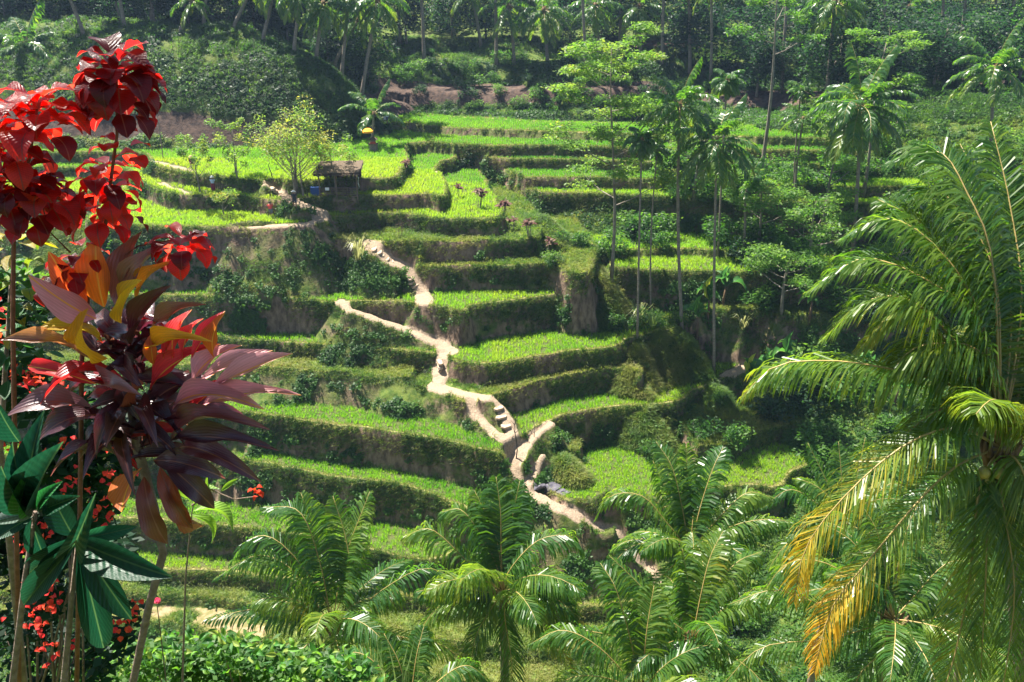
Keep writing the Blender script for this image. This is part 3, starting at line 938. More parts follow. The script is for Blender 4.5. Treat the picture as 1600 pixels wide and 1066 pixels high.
def palm_px(name, cpx, cpy, Y, fronds, label, group=None, ll=.95, n=60, w=.028, seed=0, tone=.27, rad=.022, coco=0, gz=None, extra=6, L=4.4, r0=.17, tips=None, nextra=None, lx=0):
    """a nearer palm whose fronds run through given places; each frond is (points, dy) in picture points"""
    random.seed(seed)
    c = PD(cpx, cpy, Y)
    g = height(c.x, c.y) if gz is None else gz
    lean = Vector((rng(-.2, .6) + lx, rng(.2, .8), 0))
    base = Vector((c.x, c.y, g)) + lean
    t = empty(name, base, 0, label, 'coconut palm', group)
    d = c - base
    mb = MB()
    mb.tube([Vector((0, 0, -.8))] + [d * (i / 9) for i in range(1, 10)], [r0 * 1.4] + [r0 * (1.15 - .03 * i) for i in range(9)], 9)
    mb.build('trunk', m_ptrunk, t, True)
    for q, fr in enumerate(fronds):
        pts = fr[0] if isinstance(fr[0], list) else fr
        tip = fr[1] if isinstance(fr[0], list) else 0
        m = len(pts)
        wp = []
        ex, ey = pts[-1]
        dyt = -(ey - cpy) / F * Y * .55
        for k, (a, b) in enumerate(pts):
            s = (k + 1) / m
            wp.append(PD(a, b, Y + dyt * s) - base)
        cv = bez(d, wp, 14)
        lf, rb = frond(cv, n, ll, w, .95 if ey > cpy - 150 else .55, tone + rng(-.08, .1), tip, seed * 77 + q, rad=rad, start=.15)
        fo = lf.build('frond', m_frond, t)
        rb.build('midrib', m_rachis, fo, True)
    # short inner and hidden back fronds
    for k in range(extra):
        pt = rng(5, 80); az = k * 2.4 + seed
        cv = [d + v for v in [Matrix.Rotation(az, 3, 'Z') @ p for p in arc(math.radians(pt), math.radians(rng(60, 95)), L * rng(.7, 1), 9)]]
        lf, rb = frond(cv, int(n * .85), ll * .95, w, .8, tone + rng(-.05, .15), 0, seed * 99 + k, rad=rad * .8, start=.2)
        fo = lf.build('frond', m_frond, t)
        rb.build('midrib', m_rachis, fo, True)
    hb = MB()
    for k in range(16):
        a = k * 2.4; r_ = r0 * 1.1
        v = Vector((math.cos(a), math.sin(a), 0))
        hb.tube([d + v * r_ * .8 + Vector((0, 0, -.5 + .03 * k)), d + v * r_ * 1.6 + Vector((0, 0, -.1)), d + v * r_ * 2.2 + Vector((0, 0, .12 + .01 * k))], [.05, .06, .02], 5)
    hb.build('sheath', m_husk, t, True)
    for k in range(coco):
        link('coconut', ico(rng(.09, .12), 1, 1.15), t, Matrix.Translation(d + Vector((-.52 + .075 * k + rng(-.03, .03), rng(-.62, -.42), -.12 - .14 * (k % 3) + rng(-.04, .04)))))
    return t


# the near palm at the right, then the palms along the bottom
palm_px('coconut_palm', 1562, 700, 13.5, [
    [(1533, 512), (1465, 448), (1353, 404), (1264, 455)],
    [(1552, 420), (1510, 300), (1465, 236), (1392, 252)],
    [(1540, 520), (1480, 405), (1395, 342), (1318, 372)],
    ([(1563, 645), (1482, 600), (1377, 574), (1296, 564), (1212, 572), (1158, 622)], .2),
    [(1540, 560), (1465, 537), (1410, 560), (1372, 640)],
    ([(1500, 668), (1420, 692), (1335, 760), (1262, 850), (1240, 940)], .28),
    ([(1500, 725), (1440, 778), (1364, 868), (1300, 950), (1272, 1050)], .42),
    ([(1530, 765), (1515, 905), (1490, 1030), (1455, 1130)], .1),
    ([(1566, 780), (1585, 930), (1560, 1120)], .2),
    [(1596, 480), (1578, 320), (1548, 190)],
    [(1610, 560), (1640, 430), (1660, 330)],
    [(1600, 640), (1690, 560), (1790, 590)],
    ([(1620, 760), (1690, 880), (1720, 1030)], .3),
    [(1575, 560), (1590, 400), (1620, 250)],
    [(1540, 640), (1470, 640), (1400, 690)],
    [(1520, 600), (1450, 500), (1400, 490), (1330, 560)],
    [(1545, 560), (1500, 440), (1440, 350), (1372, 312)], [(1530, 590), (1440, 480), (1360, 468), (1285, 530)], [(1580, 500), (1560, 350), (1500, 225)], [(1600, 520), (1622, 400), (1600, 290)],
    [(1590, 800), (1612, 950), (1600, 1110)], [(1545, 780), (1540, 910), (1532, 1060)], [(1560, 470), (1530, 370), (1470, 300), (1420, 300)],
    ([(1600, 740), (1640, 900), (1630, 1080)], .2),
], 'big near coconut palm with hanging coconuts and yellowing lower fronds at the right edge', ll=1.0, n=150, w=.020, seed=3, tone=.36, rad=.026, coco=9, extra=5, L=3.2, r0=.14, lx=3.4)

G_LOW = 'coconut palm crowns along the bottom of the valley'
palm_px('coconut_palm', 518, 975, 26, [
    [(540, 870), (578, 768)], [(500, 880), (468, 800), (412, 792)], [(480, 925), (450, 885), (400, 868), (335, 905)],
    [(476, 962), (400, 952), (322, 968)], [(545, 965), (597, 922), (665, 888), (722, 912)],
    ([(564, 984), (631, 996), (690, 1008), (738, 1045)], .2), [(545, 900), (540, 840), (520, 775)], [(500, 905), (490, 830), (470, 770)],
    [(490, 1010), (450, 1050), (420, 1100)], [(540, 1020), (560, 1070), (570, 1120)], [(505, 930), (440, 850), (395, 840), (360, 880)],
], 'leftmost coconut palm at the bottom, above the leafy hedge, with one thin upright frond', G_LOW, ll=1.15, n=92, w=.034, seed=11, extra=9)
palm_px('coconut_palm', 786, 925, 25.5, [
    [(775, 840), (742, 768)], [(795, 840), (812, 752)], [(733, 880), (675, 828), (632, 838)], [(746, 938), (690, 945), (645, 1000)],
    [(762, 960), (742, 1000), (734, 1060)], [(797, 890), (840, 845), (890, 838), (908, 868)], [(803, 922), (851, 910), (920, 915)],
    ([(830, 942), (885, 963), (928, 1000)], .5), ([(825, 955), (862, 990), (900, 1055)], .3), [(770, 870), (725, 800), (690, 800)], [(783, 860), (782, 800), (775, 745)],
    [(755, 925), (700, 915), (650, 925)], ([(790, 975), (800, 1040), (795, 1100)], .1),
], 'coconut palm with a tall dark spear of young fronds at the bottom centre', G_LOW, ll=1.15, n=92, w=.034, seed=12, extra=9)
palm_px('coconut_palm', 1078, 862, 28, [
    [(1075, 780), (1072, 695)], [(1055, 800), (1020, 720)], [(1040, 815), (1003, 775), (955, 775), (930, 812)], [(1095, 790), (1115, 730), (1130, 700)],
    [(1128, 804), (1168, 770), (1208, 778)], [(1135, 846), (1180, 822), (1224, 818)], [(1040, 850), (985, 855), (940, 905)], [(1120, 890), (1165, 920), (1190, 970)],
    [(1045, 890), (1010, 930), (1000, 990)], [(1065, 790), (1050, 730), (1025, 690)],
], 'rear coconut palm of the pair at the lower centre right', G_LOW, ll=.95, n=88, w=.034, seed=13, extra=8)
palm_px('coconut_palm', 1082, 1000, 24, [
    [(1045, 970), (1003, 918), (952, 868)], [(1078, 930), (1066, 858)], [(1110, 930), (1150, 880), (1190, 862)], [(1125, 960), (1180, 920), (1240, 935)],
    [(1050, 985), (990, 960), (935, 985)], ([(1035, 1010), (985, 1000), (905, 985), (860, 1005)], .1), [(1120, 1020), (1180, 1030), (1230, 1075)], [(1060, 1040), (1030, 1080), (1010, 1130)],
    [(1095, 930), (1110, 870), (1130, 830)],
], 'coconut palm in front at the lower centre right, fronds reaching over the tall palm behind', G_LOW, ll=.95, n=88, w=.034, seed=14, extra=9)
palm_px('coconut_palm', 1396, 968, 21, [
    [(1350, 950), (1296, 949), (1212, 922), (1138, 945)], [(1345, 985), (1290, 1000), (1190, 1012), (1125, 1075)], [(1370, 910), (1335, 850), (1290, 820)],
    [(1400, 900), (1420, 820), (1450, 760)], [(1430, 930), (1480, 880), (1530, 880)], [(1440, 970), (1500, 960), (1560, 1000)], [(1425, 1010), (1470, 1060), (1500, 1120)],
    [(1375, 1020), (1340, 1060), (1330, 1130)], [(1385, 900), (1370, 830), (1340, 780)], [(1350, 920), (1290, 880), (1230, 880), (1190, 930)],
], 'coconut palm with a dark crown heart below the yellow frond, lower right', G_LOW, ll=.95, n=90, w=.032, seed=15, extra=9)
palm_px('coconut_palm', 1315, 815, 33, [
    [(1295, 760), (1262, 692)], [(1335, 760), (1352, 684)], [(1280, 790), (1235, 765), (1190, 795)], [(1350, 790), (1395, 755), (1435, 780)], [(1280, 830), (1230, 850), (1200, 890)],
    [(1350, 830), (1400, 850), (1420, 900)], [(1315, 750), (1310, 690)], [(1300, 860), (1290, 910)],
], 'coconut palm at the right just below the small green field beside the shaded hollow', G_LOW, ll=.95, n=64, w=.042, seed=16, extra=6, L=3.4)
palm_px('coconut_palm', 1510, 1010, 30, [
    [(1470, 960), (1420, 900)], [(1520, 930), (1530, 850)], [(1560, 960), (1610, 930)], [(1450, 1010), (1390, 1010), (1340, 1060)], [(1560, 1030), (1620, 1060)],
    [(1490, 930), (1470, 860)],
], 'coconut palm in the bottom right corner, half hidden behind the drooping fronds', G_LOW, ll=.95, n=60, w=.042, seed=17, extra=6, L=3.4)

palm_px('coconut_palm', 1002, 1085, 22, [
    [(940, 1015), (880, 985), (828, 1006)], [(985, 1000), (962, 920), (938, 880)], [(1050, 1030), (1110, 1000), (1155, 1020)], [(1010, 990), (1022, 915)], [(950, 1060), (890, 1060), (850, 1100)],
], 'palm cut by the bottom edge whose frond crosses towards the centre palm', G_LOW, ll=1.0, n=88, w=.034, seed=18, extra=4)
palm_px('coconut_palm', 640, 1110, 22, [
    [(600, 1050), (560, 1020), (520, 1030)], [(650, 1030), (662, 980)], [(690, 1060), (730, 1040), (765, 1065)], [(625, 1040), (600, 990)],
], 'palm mostly below the bottom edge between the left and the centre palm', G_LOW, ll=.9, n=80, w=.032, seed=19, extra=2)

# ---- palms further off share their fronds
FK = frond_kind('coconut', 4.9, 36, 1.15, .10, 2, (.24, .0))
FKA = frond_kind('areca', 2.0, 22, .8, .10, 1, (.22, .0))


def fpalm(tx, ty, bx, by, Y, nf, sc, label, frs=None, r0=.15, group=None, name='coconut_palm', seed=0, low=-60, cat='palm', coco=0):
    top = PD(tx, ty, Y)
    b = PD(bx, by, Y)
    bz = height(b.x, b.y)
    return palm(name, (b.x, b.y, min(bz, top.z - 3)), top, frs or FK, nf, sc, label, group, r0, cat, seed, low, coco)


GM = 'palms standing among the trees right of the terraces'
fpalm(1345, 165, 1347, 320, 88, 34, 1.25, 'fullest coconut palm right of centre with grey hanging lower fronds', seed=1, r0=.2, low=-75, group=GM, coco=6)
fpalm(1120, 222, 1126, 490, 80, 22, 1.0, 'slender coconut palm whose thin trunk drops to the banana clump', seed=2, r0=.14, group=GM)
fpalm(1062, 165, 1076, 420, 83, 18, 1.0, 'coconut palm with pale arching fronds, trunk standing by the small field', seed=3, r0=.17, low=-30, group=GM)
fpalm(1553, 108, 1560, 200, 104, 16, 1.25, 'whitish coconut palm crown above the light green tree at the upper right', seed=4, r0=.2, low=-20, group=GM)
fpalm(1165, 300, 1168, 345, 92, 9, .85, 'young upright palm tuft with pale green fronds in the undergrowth', seed=5, r0=.15, low=40, group=GM)
GA = 'areca palms with short dark crowns'
fpalm(1003, 218, 1002, 430, 80, 18, 1.0, 'dark slim areca palm beside the tall feathery tree', frs=FKA, r0=.11, name='areca_palm', seed=6, low=-55, group=GA)
fpalm(1027, 235, 1030, 310, 86, 12, .85, 'small areca palm just right of the darkest areca palm', frs=FKA, r0=.09, name='areca_palm', seed=26, low=-40, group=GA)
fpalm(1136, 125, 1132, 300, 92, 20, 1.0, 'areca palm with round dark green crown above two coconut palms', frs=FKA, r0=.11, name='areca_palm', seed=7, low=-70, group=GA)
fpalm(1252, 140, 1250, 230, 100, 16, .9, 'small areca palm left of the fullest coconut palm', frs=FKA, r0=.1, name='areca_palm', seed=8, low=-60, group=GA)
fpalm(1255, 185, 1252, 240, 98, 10, .7, 'low palm with spread pale fronds under the small areca palm', r0=.13, seed=9, low=-20, group=GM)
fpalm(584, 178, 578, 200, 112, 8, .95, 'young palm with one upright leaf on the nose of the left hill', r0=.16, seed=10, low=10, group='young palms')


# ------------------------------------------------------------------ broadleaf trees
m_leafd = leafmat('dark_leaves', [(.005, .018, .010), (.010, .032, .014), (.025, .06, .02)], [(.02, .09, .02), (.05, .17, .03), (.14, .30, .05)], mix=.3, rough=.55, spec=.2, source='tone', nscale=.3)
m_leafm = leafmat('fresh_leaves', [(.02, .06, .012), (.045, .11, .015), (.10, .17, .03), (.24, .22, .03)], [(.08, .26, .02), (.18, .42, .03), (.34, .56, .05), (.65, .60, .06)], mix=.42, rough=.5, spec=.25, source='tone', nscale=.5)


def crown_mesh(centres, nleaf, ls, mat, tone, seed, flat=.35, aspect=.5, tvar=.18):
    """leaves gathered in clumps: centres are (position, radius)"""
    rs = np.random.RandomState(seed)
    V = []; Fc = []; T = []
    tot = sum(r ** 2 for _, r in centres)
    n0 = 0
    for c, r in centres:
        k = max(6, int(nleaf * r * r / tot))
        d = rs.normal(size=(k, 3)); d /= np.linalg.norm(d, axis=1)[:, None]
        rad = r * (.35 + .65 * rs.rand(k) ** .5)
        p = d * rad[:, None] * np.array([1, 1, flat]) + np.array(c)
        x = rs.normal(size=(k, 3)); x[:, 2] = x[:, 2] * .35 - .2; x /= np.linalg.norm(x, axis=1)[:, None]
        u = rs.normal(size=(k, 3)) * .5 + np.array([0, 0, 1]); y = np.cross(x, u); y /= np.linalg.norm(y, axis=1)[:, None]
        L = ls * rs.uniform(.6, 1.25, k)[:, None]
        q = np.stack([p, p + x * L * .5 + y * L * aspect * .5, p + x * L, p + x * L * .5 - y * L * aspect * .5], 1).reshape(-1, 3)
        V.append(q)
        Fc.append(np.arange(n0, n0 + 4 * k).reshape(-1, 4)); n0 += 4 * k
        tt = tone + rs.uniform(-tvar, tvar) + rs.normal(0, .07, k)
        T.append(np.repeat(np.clip(tt, 0.001, 1), 4))
    me = bpy.data.meshes.new('crown')
    me.from_pydata(np.concatenate(V).tolist(), [], np.concatenate(Fc).tolist())
    at = me.attributes.new('tone', 'FLOAT', 'POINT'); at.data.foreach_set('value', np.concatenate(T).astype(np.float32))
    me.materials.append(mat)
    return me


def limbs(H, spread, n, seed, r0, fork=.35, up=.6, levels=2):
    """a trunk with limbs and twigs; returns builder and the ends"""
    random.seed(seed)
    mb = MB(); ends = []
    tp = []
    for i in range(9):
        t = i / 8
        tp.append(Vector((.05 * H * math.sin(t * 3 + seed) * t, .04 * H * math.cos(t * 2 + seed) * t, H * t - (.6 if i == 0 else 0))))
    mb.tube(tp, [r0 * 1.3] + [r0 * (1 - .78 * i / 8) for i in range(1, 9)], 7)
    ends.append(tp[-1])
    for k in range(n):
        t = fork + (1 - fork) * (k + rng(0, .8)) / n
        f_ = t * 8; i = min(int(f_), 7)
        b = tp[i].lerp(tp[i + 1], f_ - i)
        a = k * 2.4 + rng(-.4, .4)
        L = spread * (1.15 - .55 * t) * rng(.7, 1.1)
        d = Vector((math.cos(a), math.sin(a), up * rng(.5, 1.2)))
        pts = [b, b + d * L * .35, b + d * L * .7 + Vector((0, 0, .06 * L)), b + d * L + Vector((0, 0, .18 * L))]
        r = r0 * (1 - .78 * t) * .6
        mb.tube(pts, [r, r * .7, r * .45, r * .2], 5, cap=False)
        ends.append(pts[-1])
        for j in range(levels):
            a2 = a + rng(-1, 1); L2 = L * rng(.35, .6); b2 = pts[1 + j % 2]
            d2 = Vector((math.cos(a2), math.sin(a2), up * rng(.4, 1.4)))
            e = b2 + d2 * L2
            mb.tube([b2, b2 + d2 * L2 * .5, e], [r * .5, r * .3, r * .12], 4, cap=False)
            ends.append(e)
    return mb, ends


def place_tree(name, px, py, Y, trunk_me, crown_me, rz, s, label, group, cat='tree', ground_at=True, zoff=0):
    b = PD(px, py, Y)
    z = height(b.x, b.y) if ground_at else b.z
    t = empty(name, (b.x, b.y, z + zoff), rz, label, cat, group)
    t.scale = (s, s, s)
    if trunk_me: link('trunk', trunk_me, t)
    link('crown', crown_me, t)
    return t


# the tall feathery tree in front of the valley
def layered_tree(px, by, Y, H, spread, n, nleaf, label, seed, ls=.42, tone=.45, r0=.2, crown=1.0, group=None, fork=.35, mat=None, rz=0, flat=.25, name='feathery_tree', up=.45):
    mb, ends = limbs(H, spread, n, seed, r0, fork, up)
    cs = []
    random.seed(seed + 1)
    for e in ends:
        for q in range(3):
            cs.append((tuple(e + Vector((rng(-.7, .7), rng(-.7, .7), rng(-.1, .4))) * crown), rng(.8, 1.4) * crown))
    cm = crown_mesh(cs, int(nleaf * 1.7), ls, mat or m_leafm, tone, seed, flat, .38)
    return place_tree(name, px, by, Y, mb.mesh('trunk', m_bark, True), cm, rz, 1, label, group)


layered_tree(955, 430, 86, 23.5, 5.8, 17, 8000, 'tall feathery tree with pale trunk and layered light green crown before the slope', 21, crown=1.1, tone=.55, group='feathery light green trees')
for a in [(1345, 330, 100, 17, 5, 11, 3000, 'light green feathery crown rising behind the fullest coconut palm', 22),
          (1290, 330, 97, 13.5, 4.5, 10, 2600, 'feathery tree left of the fullest coconut palm, crown beneath its top', 24),
          (1500, 330, 86, 11.5, 6.5, 13, 4600, 'broad light green feathery tree under the whitish palm, upper right', 25),
          (1590, 300, 90, 13.5, 6, 11, 3400, 'light green feathery tree cut by the right edge of the photo', 26),
          (1190, 330, 93, 7.5, 4, 10, 2400, 'low feathery tree below the tall bare pole-like trunk', 27),
          (1270, 370, 88, 7.5, 4.5, 11, 2800, 'low spreading feathery tree with pale bent branches, right of the banana plants', 28),
          (1230, 420, 84, 6.0, 4, 10, 2400, 'small feathery tree with thin pale twigs in front of the undergrowth', 29),
          (1400, 420, 84, 9, 4, 10, 2400, 'feathery tree partly behind the left fronds of the near palm', 30),
          (1085, 300, 100, 8.5, 4, 9, 1800, 'feathery tree between the two left coconut palms', 31),
          (1450, 330, 88, 8, 4, 9, 2200, 'feathery tree between the fullest coconut palm and the broad tree', 32)]:
    layered_tree(*a[:8], a[8], group='feathery light green trees', tone=.42)
# tall tree with the long bare trunk
mb, ends = limbs(23, 5.5, 6, 33, .27, .68, .35)
cm = crown_mesh([(tuple(e), rng(.7, 1.3)) for e in ends for _ in range(2)], 2600, .4, m_leafm, .3, 33, .3, .4)
place_tree('bare_trunk_tree', 1190, 245, 100, mb.mesh('trunk', m_bark, True), cm, .4, 1, 'tall tree with a long smooth pale trunk, standing right of the areca palm', None)
# light green and yellow small trees on the upper field
def bushy_tree(px, py, Y, H, spread, n, nleaf, label, seed, tone, stems=1, **k):
    b = PD(px, py, Y); z = height(b.x, b.y)
    t = empty('small_tree', (b.x, b.y, z), 0, label, 'small tree', k.get('group'))
    allc = []
    for s_ in range(stems):
        mb, ends = limbs(H * rng(.75, 1), spread, n, seed + s_, .07 + .02 * H / 4, .3, 1.0)
        off = Vector((rng(-.5, .5), rng(-.4, .4), 0)) * (stems > 1)
        mb.v = [tuple(Vector(v) + off) for v in mb.v]
        mb.build('trunk', m_bark, t, True)
        allc += [(tuple(e + off), rng(.28, .55) * k.get('cr', 1)) for e in ends]
    link('crown', crown_mesh(allc, nleaf, .28, m_leafm, tone, seed, .8, .5, .25), t)
    return t


GSM = 'small light trees on the upper field'
bushy_tree(313, 300, 93, 5.2, 2.2, 9, 1700, 'small tree with light green leaf tufts and a pinkish stem before the upper field', 41, .62, group=GSM)
bushy_tree(374, 303, 93, 3.0, 1.2, 6, 500, 'thin young tree with few leaves on the lip of the upper field', 43, .6, group=GSM)
bushy_tree(372, 300, 95, 5.4, 2.2, 9, 1500, 'leaning tree with round leaf tufts behind the thin young tree', 44, .58, group=GSM)
bushy_tree(472, 335, 91, 6.8, 3.6, 12, 5600, 'yellow and green many-stemmed tree beside the thatched hut', 46, .72, stems=5, cr=1.9, group=GSM)
bushy_tree(525, 310, 92, 5.2, 2.6, 8, 1500, 'low yellow green branches spreading over the hut roof', 52, .75, stems=1, cr=1.2, group=GSM)
bushy_tree(352, 352, 89, 2.6, 1.4, 6, 500, 'tiny tree with sparse yellow leaves on the bank above the left field', 55, .7, group=GSM)

# dark forest at the top: shared crowns
DC = []
for v in range(4):
    random.seed(60 + v)
    cs = [((rng(-3.2, 3.2), rng(-3.2, 3.2), rng(3.2, 9.5)), rng(1.1, 2.1)) for _ in range(22)]
    cs += [((rng(-2.5, 2.5), rng(-2.5, 2.5), rng(1.0, 4)), rng(1.0, 1.8)) for _ in range(8)]
    tb, _ = limbs(8, 3, 8, 70 + v, .22, .35, .8)
    DC.append((tb.mesh('trunk', m_bark, True), crown_mesh(cs, 3000, .55, m_leafd if v < 3 else m_leafm, .5 if v < 3 else .12, 60 + v, .8, .5, .3)))
k = 0
random.seed(99)
fx = []
for Y0, step, xa, xb in [(132, 46, -60, 590), (140, 52, -80, 560), (152, 60, -80, 600), (166, 70, -80, 640), (184, 80, -100, 1700), (206, 86, -100, 1700), (163, 62, 640, 960), (150, 70, 1060, 1620), (136, 64, 1180, 1640),
                         (165, 70, 980, 1660), (122, 80, 1290, 1640), (235, 90, -100, 1700)]:
    x = xa
    while x < xb:
        fx.append((x + rng(-14, 14), Y0 + rng(-4, 4))); x += step * rng(.8, 1.2)
ORD = ['first', 'second', 'third', 'fourth', 'fifth', 'sixth', 'seventh', 'eighth', 'ninth', 'tenth', 'eleventh', 'twelfth', 'thirteenth', 'fourteenth', 'fifteenth', 'sixteenth']
ROWS = {132: ('dark leafy tree on the crest of the left slope, %s from the left', 'trees along the forest edge above the left slope'),
        122: ('dark tree in front of the right forest, %s from the left in its row', 'front trees of the shaded forest, upper right'),
        136: ('leafy tree in the second row of the right forest, %s from the left', 'second row of the shaded forest, upper right'),
        163: ('hazy tree on the far ridge above the valley gap, %s from the left', 'hazy trees on the far ridge')}
fx = []
for Y0, step, xa, xb in [(132, 52, -40, 590), (163, 62, 640, 960), (136, 64, 1180, 1640), (122, 80, 1290, 1640)]:
    x = xa; q = 0
    while x < xb:
        fx.append((x + rng(-14, 14), Y0 + rng(-4, 4), ROWS[Y0][0] % ORD[q], ROWS[Y0][1])); x += step * rng(.85, 1.2); q += 1
for x, Y, lab, gr in fx:
    tm, cm = DC[k % 3 if (x < 980 or k % 5) else 3]
    s = rng(.85, 1.3)
    if x < 600: s *= .8
    place_tree('forest_tree', x, 60, Y, tm, cm, rng(0, 6.28), s, lab, gr)
    k += 1
ms = []
for Y0, step, xa, xb in [(141, 50, -80, 560), (152, 56, -80, 600), (166, 66, -80, 640), (184, 74, -100, 1700), (206, 80, -100, 1700), (150, 64, 1060, 1620), (165, 66, 980, 1660), (235, 84, -100, 1700)]:
    x = xa
    while x < xb:
        Y = Y0 + rng(-4, 4); b = PD(x + rng(-14, 14), 60, Y)
        ms.append((b.x, Y, height(b.x, Y), rng(.9, 1.45) * (1.2 if Y > 180 else 1))); x += step * rng(.8, 1.2)
ms = np.array(ms)
fk = []
for tm, cm in DC[:3]:
    fk.append(bpy.data.objects.new('tree_kind', cm))
nn = RNG.normal(0, .03, (len(ms), 3)); nn[:, 2] = 1
fo = scatter('forest_mass', fk, ms[:, :3], nn, ms[:, 3], np.full(len(ms), .5), 'dark far-off jungle that reads as one mass behind the front trees')

# forest palms: crown px, foot px, distance
GF_ = 'coconut palms with thin pale trunks in the forest at the top'
for q, (tx, ty, bx, by, Y, sc, nf, lab) in enumerate([
    (85, -60, 138, 85, 124, 1.1, 14, 'left leaning pale palm trunk rising above the red leafed shrub'),
    (180, -70, 200, 70, 126, 1.1, 14, 'pale palm trunk just above the tallest red leaf cluster'),
    (430, -20, 413, 97, 124, 1.0, 14, 'palm with a bent pale trunk on the hill crest'),
    (400, -30, 368, 84, 126, 1.0, 12, 'leaning palm left of the bent palm trunk'),
    (470, -15, 464, 137, 122, 1.0, 16, 'palm with a long thin trunk in the clump on the hill nose'),
    (505, 5, 497, 135, 123, 1.05, 18, 'palm in the middle of the clump on the hill nose'),
    (545, -10, 533, 120, 125, 1.0, 16, 'palm with drooping yellow tipped fronds near the valley gap'),
    (590, 0, 562, 130, 124, 1.1, 18, 'palm leaning right over the valley gap, with yellow fronds'),
    (560, 30, 520, 110, 130, .9, 14, 'dark palm crown between the trunks beside the valley gap'),
    (620, -20, 625, 60, 160, 1.2, 14, 'hazy palm in the valley gap'),
    (690, 0, 712, 52, 170, 1.2, 14, 'hazy palm left of the far right ridge'),
    (735, -15, 752, 66, 160, 1.2, 12, 'hazy palm with a slanting white trunk on the far ridge'),
    (795, 10, 803, 95, 150, 1.1, 14, 'hazy palm whose short trunk stands on the far slope'),
    (850, 15, 856, 100, 150, 1.3, 20, 'large hazy palm with pale arching fronds above the far slope'),
    (905, -70, 915, 110, 145, 1.1, 14, 'tall straight pale trunk behind the feathery tree'),
    (970, -60, 968, 60, 158, 1.1, 12, 'pale palm trunk right of the feathery tree top'),
    (998, 10, 1002, 76, 155, 1.2, 18, 'hazy palm above the brown terraced bank'),
    (1110, -30, 1112, 110, 145, 1.1, 12, 'thin dark trunk beside the tall bare tree'),
    (1305, 2, 1304, 70, 125, 1.2, 20, 'palm with fan of hanging fronds at the top edge, above the full palm'),
    (1330, -30, 1322, 62, 132, 1.1, 14, 'pale palm trunk close beside the hanging fan palm'),
    (1475, -60, 1482, 62, 140, 1.1, 12, 'straight pale trunk at the upper right'),
    (1562, -50, 1562, 60, 138, 1.1, 12, 'straight trunk near the upper right corner'),
    (1420, 10, 1425, 80, 150, 1.1, 14, 'dark palm crown in the shaded forest at the upper right'),
    (40, 70, 45, 120, 122, 1.3, 20, 'dark drooping palm at the upper left corner behind the red shrub'),
    (300, 0, 286, 88, 124, .8, 10, 'short pale trunk on the crest of the left slope'),
    (655, -50, 662, 75, 150, 1.1, 12, 'thin dark trunk at the left end of the far ridge'),
    (770, -60, 775, 80, 150, 1.1, 12, 'straight hazy trunk in the middle of the far ridge'),
    (1040, -60, 1036, 75, 150, 1.1, 12, 'leaning dark trunk above the brown terraced bank'),
    (1075, -40, 1080, 90, 150, 1.0, 12, 'thin trunk left of the tall bare tree top'),
    (1235, -60, 1230, 80, 140, 1.1, 12, 'thin grey trunk in the shaded forest right of the tall bare tree'),
    (1385, -60, 1392, 75, 140, 1.1, 12, 'grey trunk between the full palm and the upper right trunks'),
    (1515, -60, 1505, 70, 142, 1.1, 12, 'leaning grey trunk left of the whitish palm crown'),
    (1590, -60, 1588, 70, 136, 1.1, 12, 'last grey trunk at the upper right corner'),
    (235, -60, 240, 60, 130, 1.0, 12, 'thin dark trunk behind the crest right of the tallest red cluster'),
    (330, -60, 322, 75, 128, 1.0, 12, 'thin trunk on the crest between the short pale trunk and the leaning palm'),
    (930, 8, 935, 70, 150, 1.1, 16, 'hazy palm left of the feathery tree top, fronds touching the top edge'),
]):
    fpalm(tx, ty, bx, by, Y, nf, sc, lab, r0=.24 if Y < 150 else .28, seed=200 + q, group=GF_, low=-70)


# ------------------------------------------------------------------ large leaves, each a piece of its own
def leaf_mesh(name, mat, w, arch_, fold=.15, n=7, shape=1.0, wave=0.0, seed=0, blunt=.0):
    """a leaf of unit length along X, arched between its ends"""
    random.seed(seed)
    mb = MB(); vs = []; fs = []
    for i in range(n + 1):
        t = i / n
        prof = math.sin(math.pi * min(1, t ** shape)) ** .8 if 0 < t < 1 else .04
        if blunt and t > .5: prof = max(prof, (1 - ((t - .5) / .5) ** 3) * blunt)
        if i == n: prof = .03
        hw = w * .5 * prof
        z = arch_ * 4 * t * (1 - t) * .5
        wv = wave * math.sin(t * 9 + seed)
        vs += [(t, -hw, z + fold * hw * 2 + wv * hw), (t, 0, z), (t, hw, z + fold * hw * 2 - wv * hw)]
    for i in range(n):
        a = i * 3
        fs += [(a, a + 3, a + 4, a + 1), (a + 1, a + 4, a + 5, a + 2)]
    mb.add(vs, fs)
    return mb.mesh(name, mat, True)


